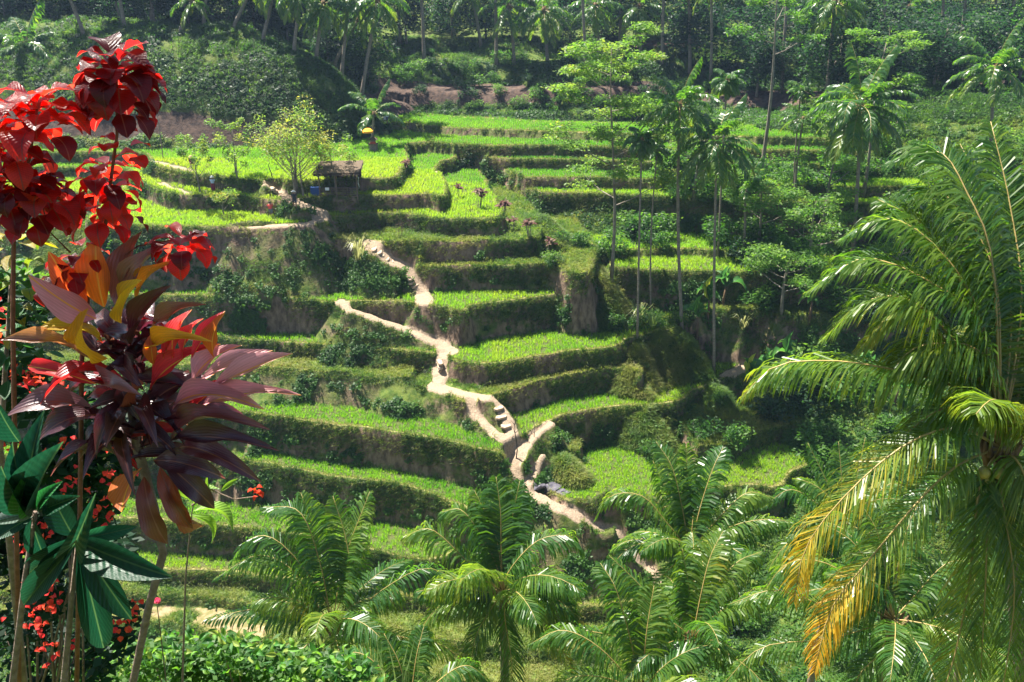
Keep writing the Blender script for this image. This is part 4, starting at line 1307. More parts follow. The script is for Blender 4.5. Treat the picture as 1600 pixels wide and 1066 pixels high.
def colmat(name, dark, dk=.35, rough=.35, spec=.6, mix=.5, coat=.0, midrib=(.35, .12, .08), vein=.4, va=80, vb=-38):
    """the leaf's own colour comes from the object's colour"""
    m, nt, pb, out = newmat(name)
    L = nt.links.new
    oi = N(nt, 'ShaderNodeObjectInfo')
    tc = N(nt, 'ShaderNodeTexCoord')
    mp = N(nt, 'ShaderNodeMapping'); mp.inputs['Scale'].default_value = (1.2, 14, 1)
    L(tc.outputs['Object'], mp.inputs[0])
    no = N(nt, 'ShaderNodeTexNoise', Scale=3.0, Detail=4.0)
    L(mp.outputs[0], no.inputs['Vector'])
    r = ramp(nt, [(.3, (1 - vein,) * 3), (.7, (1, 1, 1))])
    L(no.outputs['Fac'], r.inputs[0])
    sx = N(nt, 'ShaderNodeSeparateXYZ'); L(tc.outputs['Object'], sx.inputs[0])
    ay = N(nt, 'ShaderNodeMath', operation='ABSOLUTE'); L(sx.outputs[1], ay.inputs[0])
    v1 = N(nt, 'ShaderNodeMath', operation='MULTIPLY_ADD'); L(ay.outputs[0], v1.inputs[0]); v1.inputs[1].default_value = vb
    v0 = N(nt, 'ShaderNodeMath', operation='MULTIPLY'); L(sx.outputs[0], v0.inputs[0]); v0.inputs[1].default_value = va
    L(v0.outputs[0], v1.inputs[2])
    v2 = N(nt, 'ShaderNodeMath', operation='SINE'); L(v1.outputs[0], v2.inputs[0])
    mid = N(nt, 'ShaderNodeMapRange'); L(ay.outputs[0], mid.inputs[0]); mid.inputs[1].default_value = .012; mid.inputs[2].default_value = .035; mid.inputs[3].default_value = 1; mid.inputs[4].default_value = 0
    vr = N(nt, 'ShaderNodeMapRange'); L(v2.outputs[0], vr.inputs[0]); vr.inputs[1].default_value = -1; vr.inputs[3].default_value = 1 - vein * .55
    r2 = N(nt, 'ShaderNodeMix', data_type='RGBA', blend_type='MULTIPLY'); r2.inputs[0].default_value = 1
    L(r.outputs[0], r2.inputs[6]); L(vr.outputs[0], r2.inputs[7])
    m0 = N(nt, 'ShaderNodeMix', data_type='RGBA', blend_type='MULTIPLY'); m0.inputs[0].default_value = 1
    L(oi.outputs['Color'], m0.inputs[6]); L(r2.outputs[2], m0.inputs[7])
    mm = N(nt, 'ShaderNodeMix', data_type='RGBA'); L(mid.outputs[0], mm.inputs[0])
    L(m0.outputs[2], mm.inputs[6]); mm.inputs[7].default_value = (*midrib, 1)
    hv = N(nt, 'ShaderNodeMath', operation='MULTIPLY_ADD'); L(v2.outputs[0], hv.inputs[0]); hv.inputs[1].default_value = .35; L(no.outputs['Fac'], hv.inputs[2])
    bc = N(nt, 'ShaderNodeMix', data_type='RGBA'); bc.inputs[0].default_value = dk
    bc.inputs[6].default_value = (*dark, 1)
    L(mm.outputs[2], bc.inputs[7])
    L(bc.outputs[2], pb.inputs['Base Color'])
    pb.inputs['Roughness'].default_value = rough
    pb.inputs['Specular IOR Level'].default_value = spec
    pb.inputs['Coat Weight'].default_value = coat; pb.inputs['Coat Roughness'].default_value = .22
    b = N(nt, 'ShaderNodeBump', Strength=.3, Distance=.01)
    L(hv.outputs[0], b.inputs['Height']); L(b.outputs[0], pb.inputs['Normal'])
    tr = N(nt, 'ShaderNodeBsdfTranslucent')
    L(mm.outputs[2], tr.inputs['Color'])
    mx = N(nt, 'ShaderNodeMixShader'); mx.inputs[0].default_value = mix
    L(pb.outputs[0], mx.inputs[1]); L(tr.outputs[0], mx.inputs[2]); L(mx.outputs[0], out.inputs['Surface'])
    return m


m_cord = colmat('ti_leaf', (.05, .012, .018), .28, .36, 1.0, .5, .7, vein=.3, va=14, vb=-75)
m_copp = colmat('copperleaf', (.03, .005, .007), .16, .34, .6, .7, .25, vein=.25)
m_green = colmat('green_leaf', (.008, .032, .018), .4, .42, .35, .35, midrib=(.10, .22, .07))
m_stem = plainmat('shrub_stem', (.10, .07, .05), (.24, .18, .14), 30, .8, .4)
m_twig = plainmat('red_twig', (.09, .03, .02), (.20, .08, .05), 30, .7, .3)

LC = [leaf_mesh('leaf', m_cord, 1, a * 1.0, .12, 11, .95, wv * 1.2, q, blunt=.45) for q, (a, s, wv) in enumerate([(.12, .9, .05), (.35, .85, .12), (.6, .8, .1), (-.2, .9, .1)])]
LK = [leaf_mesh('leaf', m_copp, 1, a * .55, .10, 9, 1, wv * 1.2, q, blunt=.80) for q, (a, s, wv) in enumerate([(.5, .75, .06), (.8, .8, .12), (.3, .75, .2), (1.0, .8, .1)])]
LG = [leaf_mesh('leaf', m_green, 1, a, .16, 8, s, 0, q) for q, (a, s) in enumerate([(.1, .95), (.35, .9), (.6, .9), (-.15, 1.0)])]


def put_leaf(parent, meshes, base, tip, width, color, up=None, which=None, org=None):
    """an object for one leaf, from base to tip in the world"""
    base, tip = Vector(base), Vector(tip)
    x = tip - base; L = x.length; x.normalize()
    u = Vector(up) if up is not None else Vector((rng(-.5, .5), rng(-.6, .2), 1))
    y = u.cross(x)
    if y.length < .05: y = Vector((1, 0, 0))
    y.normalize(); z = x.cross(y)
    M = Matrix(((x.x * L, y.x * width, z.x * L, base.x), (x.y * L, y.y * width, z.y * L, base.y), (x.z * L, y.z * width, z.z * L, base.z), (0, 0, 0, 1)))
    o = link('leaf', meshes[which if which is not None else random.randrange(len(meshes))], parent, Matrix.Translation(-parent.location) @ M)
    o.color = (*color, 1)
    return o


m_cord2 = colmat('bright_ti_leaf', (.40, .09, .02), .75, .36, .6, .68, .3, vein=.25, va=14, vb=-75, midrib=(.85, .45, .05))  # lighter copy of the ti leaf; backlit glow and sheen raised in its colour
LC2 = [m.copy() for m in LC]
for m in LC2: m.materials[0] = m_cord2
YC = 2.75
random.seed(5)
RED = (1.0, .035, .015); CRIM = (.80, .02, .02); MAR = (.10, .015, .03); PINK_SHEEN = (.78, .36, .42); ORG = (1.0, .26, .015); YEL = (.92, .62, .02); OLV = (.34, .20, .08); BRN = (.45, .12, .03)  # the pink is lightened so the whitish gloss sits in the colour
gz = height(-1.1, 2.6)
ti = empty('ti_plant', (PD(208, 1066, YC).x, YC, gz), 0, 'large ti plant with broad maroon, orange and yellow leaves in the left foreground', 'ti plant')
sb = MB()
oo = ti.location
sb.tube([Vector((0, 0, -.1))] + [PD(a, b, YC + (.07 if b < 850 else 0)) - oo for a, b in [(208, 1066), (232, 950), (255, 865), (240, 790), (215, 700), (200, 600), (185, 520), (175, 480)]], [.022, .016, .015, .016, .018, .02, .016, .01, .006], 8)
sb.build('stem', m_stem, ti, True)
TI = [  # base, tip, width in pixels, colour, distance change at the tip, shape
    ((163, 480), (150, 372), 62, ORG, .05, 0), ((135, 478), (76, 393), 40, (1, .16, .03), .0, 0), ((182, 480), (222, 362), 50, (.36, .13, .09), .1, 0), ((196, 475), (272, 376), 30, (.42, .20, .13), .05, 1),
    ((215, 470), (281, 408), 20, (.95, .42, .03), 0, 1), ((150, 498), (44, 430), 44, PINK_SHEEN, -.1, 1), ((190, 505), (222, 438), 38, YEL, -.15, 0), ((168, 560), (138, 482), 50, (.98, .50, .02), -.15, 1),
    ((205, 540), (268, 446), 36, MAR, -.1, 0), ((235, 520), (322, 476), 26, OLV, .05, 1), ((136, 520), (100, 474), 28, (.45, .05, .12), 0, 0), ((160, 535), (55, 516), 30, (.75, .55, .03), -.1, 1),
    ((140, 560), (1, 532), 28, (.70, .30, .10), -.15, 1), ((235, 552), (332, 534), 24, (.92, .55, .02), -.1, 1), ((335, 560), (352, 488), 30, (.8, .2, .02), .05, 1), ((255, 560), (300, 484), 28, (.95, .05, .08), .1, 0),
    ((300, 560), (352, 486), 22, (.95, .07, .10), .1, 0), ((270, 560), (284, 496), 26, (1, .10, .08), .1, 1), ((285, 560), (318, 498), 20, (1, .07, .08), .12, 1), ((240, 570), (236, 522), 22, (.95, .2, .02), 0, 0),
    ((235, 610), (345, 538), 28, (.90, .04, .06), .05, 1), ((300, 605), (378, 540), 36, PINK_SHEEN, .05, 1), ((330, 610), (458, 553), 30, (.75, .36, .40), .0, 0), ((310, 600), (426, 548), 26, PINK_SHEEN, .08, 0),  # pale pink tones here and in the next row carry painted sheen too
    ((310, 640), (471, 618), 26, (.72, .30, .34), 0, 1), ((270, 640), (413, 640), 34, PINK_SHEEN, -.05, 2), ((290, 650), (366, 590), 24, (.85, .03, .05), 0, 0), ((270, 690), (422, 672), 30, (.30, .07, .09), -.05, 2),
    ((265, 690), (436, 705), 28, MAR, -.1, 1), ((280, 700), (409, 754), 34, (.16, .03, .06), -.1, 2), ((150, 650), (8, 652), 42, (.32, .15, .18), -.15, 2), ((150, 600), (44, 574), 26, (.80, .03, .05), .05, 1),
    ((170, 650), (60, 690), 36, MAR, -.1, 2), ((215, 640), (225, 600), 40, BRN, -.2, 0), ((170, 610), (222, 618), 30, (.45, .14, .14), -.25, 1), ((218, 735), (190, 800), 52, (.75, .20, .05), -.25, 0),
    ((225, 745), (262, 850), 36, (.30, .06, .02), -.1, 1), ((250, 730), (302, 826), 30, (.55, .10, .02), -.05, 1), ((255, 720), (335, 795), 34, MAR, 0, 2), ((240, 720), (352, 748), 38, MAR, 0, 2),
    ((265, 740), (320, 820), 30, (.5, .10, .03), .1, 1), ((150, 545), (108, 500), 40, MAR, .1, 0), ((230, 640), (330, 590), 40, MAR, .1, 1), ((240, 660), (390, 660), 36, (.20, .04, .07), .1, 2)]
for (a, b, w, c, dy, k) in TI:
    pb_, pt_ = PD(a[0], a[1], YC + rng(-.03, .03)), PD(b[0], b[1], YC + dy)
    dep_ = 1 / F * (YC * math.cos(TH) - (pt_.z - CZ) * math.sin(TH))
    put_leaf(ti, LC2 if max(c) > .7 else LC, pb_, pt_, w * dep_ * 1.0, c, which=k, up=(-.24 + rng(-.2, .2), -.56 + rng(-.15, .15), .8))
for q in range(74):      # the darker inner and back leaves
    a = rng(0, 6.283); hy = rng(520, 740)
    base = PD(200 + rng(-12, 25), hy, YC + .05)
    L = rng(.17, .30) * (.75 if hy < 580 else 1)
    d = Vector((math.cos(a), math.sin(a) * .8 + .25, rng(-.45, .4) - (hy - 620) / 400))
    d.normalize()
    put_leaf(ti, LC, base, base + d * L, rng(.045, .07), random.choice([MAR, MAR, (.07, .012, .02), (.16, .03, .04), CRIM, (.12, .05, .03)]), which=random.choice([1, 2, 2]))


def rosette(parent, px, py, Y, n, L, W, colors, down=.8, spread=1.0, meshes=LK, seed=0, dropfirst=0):
    random.seed(seed)
    c = PD(px, py, Y)
    for k in range(n):
        a = k * 2.4 + rng(-.3, .3)
        s = (k + .5) / n
        r = .012 + .05 * s
        b = c + Vector((math.cos(a) * r, math.sin(a) * r, rng(-.01, .01) - s * .07 * spread))
        t = Vector((math.cos(a) * (.95 - .45 * s) * spread, math.sin(a) * (.95 - .45 * s) * spread, .35 - down * 1.5 * s - rng(0, .25)))
        t.normalize()
        l = L * rng(.75, 1.1)
        put_leaf(parent, meshes, b, b + t * l, W * rng(.8, 1.15), random.choice(colors), up=(math.cos(a) * .9, math.sin(a) * .9, .8))


def copper(label, base_px, stems, clusters):
    """a red-leaved shrub: stems are picture polylines, clusters of leaves hang at given places"""
    b0 = PD(base_px, 1066, clusters[0][2])
    t = empty('copperleaf_shrub', (b0.x, b0.y, height(b0.x, b0.y)), 0, label, 'shrub', 'red leafed shrubs in the left foreground')
    mb = MB()
    for pts, Y, r in stems:
        v = [PD(a, b, Y) - t.location for a, b in pts]
        mb.tube(v, [r * (1 - .6 * i / (len(v) - 1)) for i in range(len(v))], 6)
    mb.build('stem', m_twig, t, True)
    for q, (x, y, Y, n, L, W, cols, dn, sp) in enumerate(clusters):
        rosette(t, x, y, Y, n, L, W, cols, dn, sp, seed=int(x * 7 + y))
    return t


DK = [(.45, .014, .012), (.60, .02, .014), (.30, .01, .01), CRIM, (.22, .01, .01)]
BR = [RED, RED, (1.0, .04, .02), CRIM, (1.0, .08, .04)]
copper('tall red leafed shrub with a big dark red leaf cluster at its top', 140,
       [([(120, 1066), (125, 800), (128, 560), (140, 440), (165, 350), (172, 290), (183, 210), (182, 110)], 2.8, .010), ([(140, 440), (120, 425), (110, 400)], 2.8, .004),
        ([(150, 430), (215, 385), (285, 372)], 2.8, .004)],
       [(178, 88, 2.8, 26, .115, .085, DK, .75, 1.0), (182, 112, 2.8, 18, .12, .09, DK, .9, .9), (180, 150, 2.8, 14, .095, .08, DK, .9, .9), (184, 212, 2.8, 7, .065, .06, BR, .5, 1.0),
        (172, 250, 2.8, 10, .08, .06, BR, .9, .7), (150, 268, 2.8, 8, .08, .065, DK + BR, 1.0, .7), (165, 285, 2.8, 12, .085, .065, BR + DK, 1.0, .8), (150, 318, 2.8, 14, .085, .07, DK + BR, .9, .9),
        (178, 320, 2.8, 10, .075, .06, DK + BR, .9, .9), (110, 405, 2.8, 12, .07, .06, DK, .9, .9), (130, 385, 2.8, 8, .06, .05, DK + BR, .9, .9),
        (286, 368, 2.8, 18, .085, .065, DK + BR, .85, .85), (252, 384, 2.8, 7, .05, .04, BR, .7, .8), (90, 420, 2.8, 8, .07, .06, DK, .9, .9)])
copper('lower red leafed shrub branches with bright red hanging leaves at the left edge', 30,
       [([(30, 1066), (25, 800), (20, 500), (22, 330), (45, 250), (60, 160)], 2.7, .010), ([(30, 300), (10, 270), (-20, 240)], 2.7, .005), ([(110, 395), (75, 360), (60, 290)], 2.75, .003)],
       [(58, 148, 2.7, 16, .125, .085, BR, .45, 1.3), (30, 160, 2.7, 12, .12, .085, BR, .5, 1.3), (5, 175, 2.7, 10, .11, .08, BR, .6, 1.2), (60, 175, 2.7, 6, .10, .07, DK, .7, 1.2),
        (15, 215, 2.7, 12, .10, .08, DK + BR, .8, 1.0), (-15, 255, 2.7, 12, .10, .08, DK + BR, .8, 1.0), (30, 262, 2.7, 16, .10, .08, DK + BR, .8, 1.0), (60, 292, 2.7, 20, .10, .08, DK + BR, .9, .95),
        (50, 320, 2.7, 12, .09, .07, DK, .9, .9), (5, 290, 2.7, 12, .09, .07, DK, .9, .9)])

# plant with long dark green leaves
fp = empty('frangipani_plant', (PD(95, 1066, 2.3).x, 2.3, height(-1.1, 2.3)), 0, 'dark green plant with long pointed glossy leaves at the lower left', 'plant')
mb = MB()
for pts, r in (([(100, 1066), (110, 960), (122, 846)], .012), ([(20, 1066), (40, 900), (55, 800)], .012)):
    mb.tube([Vector((PD(pts[0][0], 1066, 2.3) - fp.location).xy.to_3d())] + [PD(a, b, 2.3) - fp.location for a, b in pts], [r, r, r * .8, r * .6], 7)
mb.build('stem', m_stem, fp, True)
GR = (.012, .10, .045); GL = (.10, .45, .05)
for (a, b, w, c) in [((122, 846), (270, 902), 56, GR), ((122, 848), (162, 1012), 50, GR), ((125, 848), (206, 968), 46, GR), ((118, 850), (38, 945), 42, GR), ((112, 840), (46, 896), 38, GR),
                     ((115, 838), (75, 760), 46, GR), ((125, 842), (215, 822), 30, (.03, .22, .08)), ((118, 842), (150, 770), 40, GR), ((130, 850), (185, 858), 30, GR), ((110, 845), (80, 905), 40, GR),
                     ((52, 797), (2, 728), 36, GR), ((50, 800), (-15, 765), 24, (.3, .42, .35)), ((50, 802), (-20, 820), 28, (.35, .45, .4)), ((55, 795), (52, 722), 18, GL), ((56, 795), (100, 690), 50, GR),
                     ((58, 798), (98, 752), 24, (.05, .40, .08)), ((52, 806), (-10, 845), 30, GR), ((48, 805), (70, 870), 34, GR), ((56, 790), (70, 640), 40, GR), ((50, 795), (20, 690), 30, GR), ((60, 800), (125, 775), 30, GR),
                     ((30, 690), (-10, 620), 36, GR), ((50, 780), (-20, 700), 26, GL)]:
    dep_ = 1 / F * 2.9
    put_leaf(fp, LG, PD(*a, 2.3), PD(*b, 2.3 + rng(-.2, .1)), w * dep_ * .88, c, which=random.choice([0, 0, 1]), up=(rng(-.1, .5), -.8, .5))

# croton and green shrub at the left edge
cs = empty('croton_shrub', (PD(-10, 1066, 3.0).x, 3.0, height(-1.7, 3.0)), 0, 'green and yellow leafed shrub at the left edge below the red leaves', 'shrub')
mb = MB(); mb.tube([Vector((0, 0, -.1)), PD(0, 700, 3.0) - cs.location, PD(20, 400, 3.0) - cs.location], [.02, .012, .005], 6)
mb.build('stem', m_stem, cs, True)
random.seed(31)
for (x, y, n, L, cols) in [(18, 362, 12, .09, [(.85, .75, .02), (.35, .55, .02), (.75, .55, .02)]), (38, 420, 12, .08, [(.10, .35, .03), (.40, .55, .03)]), (10, 440, 12, .08, [(.05, .22, .03), (.10, .35, .03)]),
                           (50, 455, 10, .08, [(.08, .30, .03), (.05, .18, .03)]), (25, 490, 12, .08, [(.05, .22, .03), (.6, .5, .03)]), (0, 520, 12, .08, [(.05, .22, .03)]), (45, 530, 10, .08, [(.06, .25, .03)]),
                           (75, 480, 8, .07, [(.05, .2, .03)]), (15, 560, 12, .08, [(.04, .16, .03)]), (0, 400, 8, .08, [(.6, .5, .02), (.08, .3, .03)])]:
    rosette(cs, x, y, 3.0, n, L, .045, cols, .4, 1.0, LG, seed=int(x + y))

# twiggy red flowering shrub behind them
m_bract = colmat('bract', (.6, .03, .02), .6, .5, .3, .55, midrib=(.9, .1, .05))
LB = [leaf_mesh('petal', m_bract, 1, a, .2, 4, .8, .1, q) for q, a in enumerate((.3, .6))]
bo = empty('flowering_shrub', (PD(60, 1066, 3.7).x, 3.7, height(-1.8, 3.7)), 0, 'dark twiggy shrub with many small orange red flowers behind the ti plant', 'shrub')
random.seed(17)
cs_ = []
for q in range(60):
    x = rng(-60, 190); y = rng(560, 1100)
    if x > 110 and y < 640: continue
    cs_.append((tuple(PD(x, y, rng(3.9, 4.5)) - bo.location), rng(.10, .19)))
for q in range(16):
    cs_.append((tuple(PD(rng(-60, 60), rng(420, 620), rng(3.7, 4.2)) - bo.location), rng(.12, .2)))
lm = crown_mesh(cs_, 9000, .075, m_leafd, .35, 5, .9, .55, .2)
lv = link('foliage', lm, bo); tag(lv, kind='stuff')
mb = MB()
for q in range(22):
    x = rng(-40, 180)
    p0 = PD(x * .6 + 30, 1150, 3.8) - bo.location
    e = cs_[q][0]
    mb.tube([p0, p0.lerp(Vector(e), .5) + Vector((rng(-.1, .1), 0, rng(-.1, .1))), Vector(e)], [.010, .006, .003], 5)
mb.build('twigs', m_stem, bo, True)
for q in range(270):
    cx, cy = random.choice([(90, 620), (120, 630), (60, 600), (40, 590), (110, 700), (115, 760), (20, 700), (10, 760), (40, 960), (45, 975), (70, 930), (85, 1020), (25, 860), (5, 500), (0, 530), (175, 745), (170, 790), (210, 980), (190, 950), (150, 800), (70, 950), (60, 835)])
    p = PD(cx + random.gauss(0, 15), cy + random.gauss(0, 13), 3.55 + rng(-.1, .1))
    d = Vector((rng(-1, 1), rng(-1, 1), rng(-1, 1))).normalized()
    o = put_leaf(bo, LB, p, p + d * rng(.025, .042), rng(.024, .036), random.choice([(1, .07, .02), (1, .14, .03), (.95, .04, .05)]), which=q % 2)
    o.name = 'petal'

# the clipped leafy hedge along the bottom
hz = empty('leafy_hedge', (PD(360, 1066, 5.4).x, 5.6, height(-2, 5.6)), 0, 'bright green leafy hedge along the bottom left of the photo', 'hedge')
random.seed(23)
prof_x = [100, 160, 230, 300, 360, 420, 480, 540, 590, 630]
prof_y = [1010, 1004, 990, 992, 994, 1006, 1012, 1026, 1046, 1075]
core = []
for q in range(110):
    x = rng(40, 640); top = np.interp(x, prof_x, prof_y)
    y = top + 14 + abs(random.gauss(0, 45)) 
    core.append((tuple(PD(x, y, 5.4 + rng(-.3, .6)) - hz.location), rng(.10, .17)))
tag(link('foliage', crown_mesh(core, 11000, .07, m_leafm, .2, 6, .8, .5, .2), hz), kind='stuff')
mb = MB()
for q in range(30):
    e = Vector(core[q][0]); mb.tube([Vector((e.x * .8, 0, -.2)), e], [.012, .005], 5)
mb.build('stems', m_stem, hz)
for q in range(290):
    x = rng(140, 610); top = np.interp(x, prof_x, prof_y)
    y = top + rng(-6, 60)
    p = PD(x, y, 5.05 + rng(-.1, .15))
    d = Vector((rng(-1, 1), rng(-.8, .6), rng(-.1, 1))).normalized()
    put_leaf(hz, LG, p, p + d * rng(.06, .10), rng(.03, .045), random.choice([(.30, .75, .04), (.42, .85, .06), (.14, .5, .04), (.08, .3, .04), (.65, .85, .12)]), up=(rng(-.8, .3), rng(-.9, 0), .9))  # the brightest limes put the glints of the hedge into leaf colour

# loose shoots: light green leaves, an orange flower twig, a pink flower
sh = empty('leafy_shoot', (PD(300, 1066, 3.2).x, 3.2, height(-1.2, 3.2)), 0, 'thin shoot with lime green leaves and an orange flower, right of the ti plant', 'shoot')
mb = MB()
for pts in ([(285, 1066), (290, 900), (300, 800), (305, 775)], [(300, 790), (330, 765), (365, 780), (398, 776)]):
    mb.tube([PD(a, b, 3.2) - sh.location for a, b in pts], [.006, .004, .003, .002], 5)
mb.build('stem', m_stem, sh)
for a, b, w in (((300, 800), (364, 834), 28), ((290, 806), (330, 850), 14), ((305, 790), (345, 765), 18), ((300, 780), (290, 750), 20), ((345, 768), (372, 748), 9), ((330, 768), (325, 742), 8)):
    put_leaf(sh, LG, PD(*a, 3.2), PD(*b, 3.2), w / F * 3.6, (.45, .80, .05))
for q in range(7):
    p = PD(400 + rng(-6, 6), 768 + rng(-8, 8), 3.2); d = Vector((rng(-1, 1), rng(-1, 1), rng(-.6, 1))).normalized()
    put_leaf(sh, LB, p, p + d * .03, .026, (1, .10, .02)).name = 'petal'
fl = empty('pink_flower_plant', (PD(240, 1066, 4.6).x, 4.6, height(-1.9, 4.6)), 0, 'single pink flower on a thin stem left of the lowest terraces', 'flower')
mb = MB(); mb.tube([Vector((0, 0, -.1)), PD(252, 1000, 4.6) - fl.location, PD(245, 942, 4.6) - fl.location], [.006, .004, .003], 5)
mb.build('stem', m_stem, fl)
for q in range(12):
    p = PD(245, 940, 4.6); d = Vector((math.cos(q * 2.4), math.sin(q * 2.4), rng(-.3, .7))).normalized()
    put_leaf(fl, LB, p, p + d * .03, .028, (1, .12, .30)).name = 'petal'


# ------------------------------------------------------------------ bananas, bushes and pale shrubs in the valley
m_ban = colmat('banana_leaf', (.02, .07, .015), .5, .4, .5, .45, midrib=(.35, .45, .12))
LN = [leaf_mesh('leaf', m_ban, 1, a, .2, 9, .95, wv, q, blunt=.9) for q, (a, wv) in enumerate([(.15, .1), (.4, .2), (.8, .25)])]


def banana(px, py, Y, H, label, seed, n=8, col=None, group='banana plants in the valley right of the terraces'):
    random.seed(seed)
    b = PD(px, py, Y)
    t = empty('banana_plant', (b.x, b.y, height(b.x, b.y)), 0, label, 'banana plant', group)
    mb = MB(); top = Vector((rng(-.2, .2), 0, H * .55))
    mb.tube([Vector((0, 0, -.4)), top * .5, top], [.17, .13, .08], 7)
    mb.build('trunk', m_husk, t, True)
    for k in range(n):
        a = k * 2.4 + rng(-.3, .3); el = rng(.25, 1.4) if k else 1.5
        d = Vector((math.cos(a) * math.cos(el), math.sin(a) * math.cos(el), math.sin(el)))
        base = t.location + top + Vector((0, 0, rng(-.1, .1)))
        tip = base + d * H * rng(.42, .58) - Vector((0, 0, .25 * H * (1.2 - el)))
        put_leaf(t, LN, base, tip, H * .13, (.75, .85, .06) if k == 0 and col else random.choice([(.14, .42, .05), (.20, .50, .06), (.10, .32, .06)]), which=0 if el > 1.1 else random.choice([1, 2]), up=(0, 0, 1))


for q, (x, y, Y, H, lab) in enumerate([(1108, 480, 84, 4.6, 'banana plant with one upright yellow leaf beside the slender palm trunk'), (1092, 490, 83, 4.0, 'left banana plant at the foot of the slender palm trunk'),
                                  (1130, 470, 86, 4.2, 'banana plant right of the slender palm trunk'),
                                  (1178, 570, 78, 4.6, 'banana plant with a bright yellow young leaf, over the small bright water field'), (1205, 560, 79, 4.4, 'banana plant right of the one with the bright yellow leaf'),
                                  (1235, 560, 80, 4.4, 'banana plant with pale shining leaves left of the near palm frond tips'), (1262, 520, 83, 4.0, 'banana plant with an orange dry leaf behind the others'),
                                  (1300, 600, 77, 3.2, 'low banana plant under the long horizontal palm frond'), (1345, 610, 77, 3.2, 'low banana plant farther right under the horizontal palm frond'),
                                  (1395, 640, 74, 3.4, 'banana plant near the bottom of the horizontal frond'), (1440, 820, 60, 4.0, 'banana plant glimpsed between the lower fronds of the near palm'),
                                  (1245, 240, 96, 3.6, 'banana plant with pale leaves left of the fullest coconut palm')]):
    banana(x, y, Y, H, lab, 400 + q, col=q in (0, 3))

bushes = []
for v in range(4):
    random.seed(80 + v)
    cs = [((rng(-1.1, 1.1), rng(-1.1, 1.1), rng(.2, 1.5)), rng(.4, .8)) for _ in range(10)]
    st = MB()
    for c, r in cs[:6]: st.tube([Vector((0, 0, -.3)), Vector(c) * .6, Vector(c)], [.06, .04, .02], 5)
    bushes.append((st.mesh('stems', m_bark), crown_mesh(cs, 800, .3, m_leafm if v != 3 else m_leafd, .22 if v != 3 else .6, 80 + v, .85, .45, .25)))


def bush(px, py, Y, s, v, label, group):
    b = PD(px, py, Y); t = empty('bush', (b.x, b.y, height(b.x, b.y) - .1), rng(0, 6.28), label, 'bush', group)
    t.scale = (s, s, s * rng(.8, 1.1))
    link('stems', bushes[v][0], t); link('crown', bushes[v][1], t)


random.seed(44)
GBU = 'bushes of the valley right of the terraces'
for q, (x, y, Y, s, lab) in enumerate([(985, 500, 82, .9, 'grey green bush left of the reed-like clump under the tall feathery tree'), (1030, 480, 83, 1.0, 'rounded bush under the small bright field'), (1060, 470, 84, .9, 'bush between the small bright field and the banana plants'),
                              (965, 470, 82, 1.1, 'bush touching the foot of the tall feathery tree'), (1010, 455, 83, 1.2, 'bush just below the dark areca palm trunk'),
                              (868, 382, 84, .8, 'low bush on the grassy shoulder right of the upper fields'), (900, 335, 90, 1.1, 'bush at the left end of the lower far terrace'),
                              (955, 340, 92, 1.5, 'bush right behind the small bright field, below the far terraces'), (1130, 590, 76, .7, 'low bush beside the small bright water field'),
                              (1090, 660, 71, 1.0, 'bright bush on the slope right of the large dark bank'), (1020, 690, 70, 1.0, 'bush beneath the grassy lip above the large dark bank'),
                              (875, 735, 69, .8, 'grassy bush beside the fork of the lower path'), (590, 640, 73, .0, '')]):
    if s: bush(x, y, Y, s, q % 3, lab, None)
und = []
for q in range(120):
    x = rng(1000, 1680); Y = rng(70, 108)
    if x < 1180 and Y < 92: continue
    und.append((x, Y, rng(1.0, 2.0)))
for q in range(60):
    x = rng(1080, 1680); Y = rng(46, 72)
    if Y > 60 and x < 1330: continue
    und.append((x, Y, rng(.8, 1.5)))
for q in range(60):
    und.append((rng(600, 1100), rng(138, 152), rng(.6, 1.3)))
pu = np.array([(PD(x, 300, Y).x, Y, height(PD(x, 300, Y).x, Y) - .1, s) for x, Y, s in und])
nn = RNG.normal(0, .05, (len(pu), 3)); nn[:, 2] = 1
scatter('undergrowth', [bpy.data.objects.new('bush_kind', b[1]) for b in bushes], pu[:, :3], nn, pu[:, 3], np.full(len(pu), .5), 'leafy undergrowth covering the valley floor and slopes')

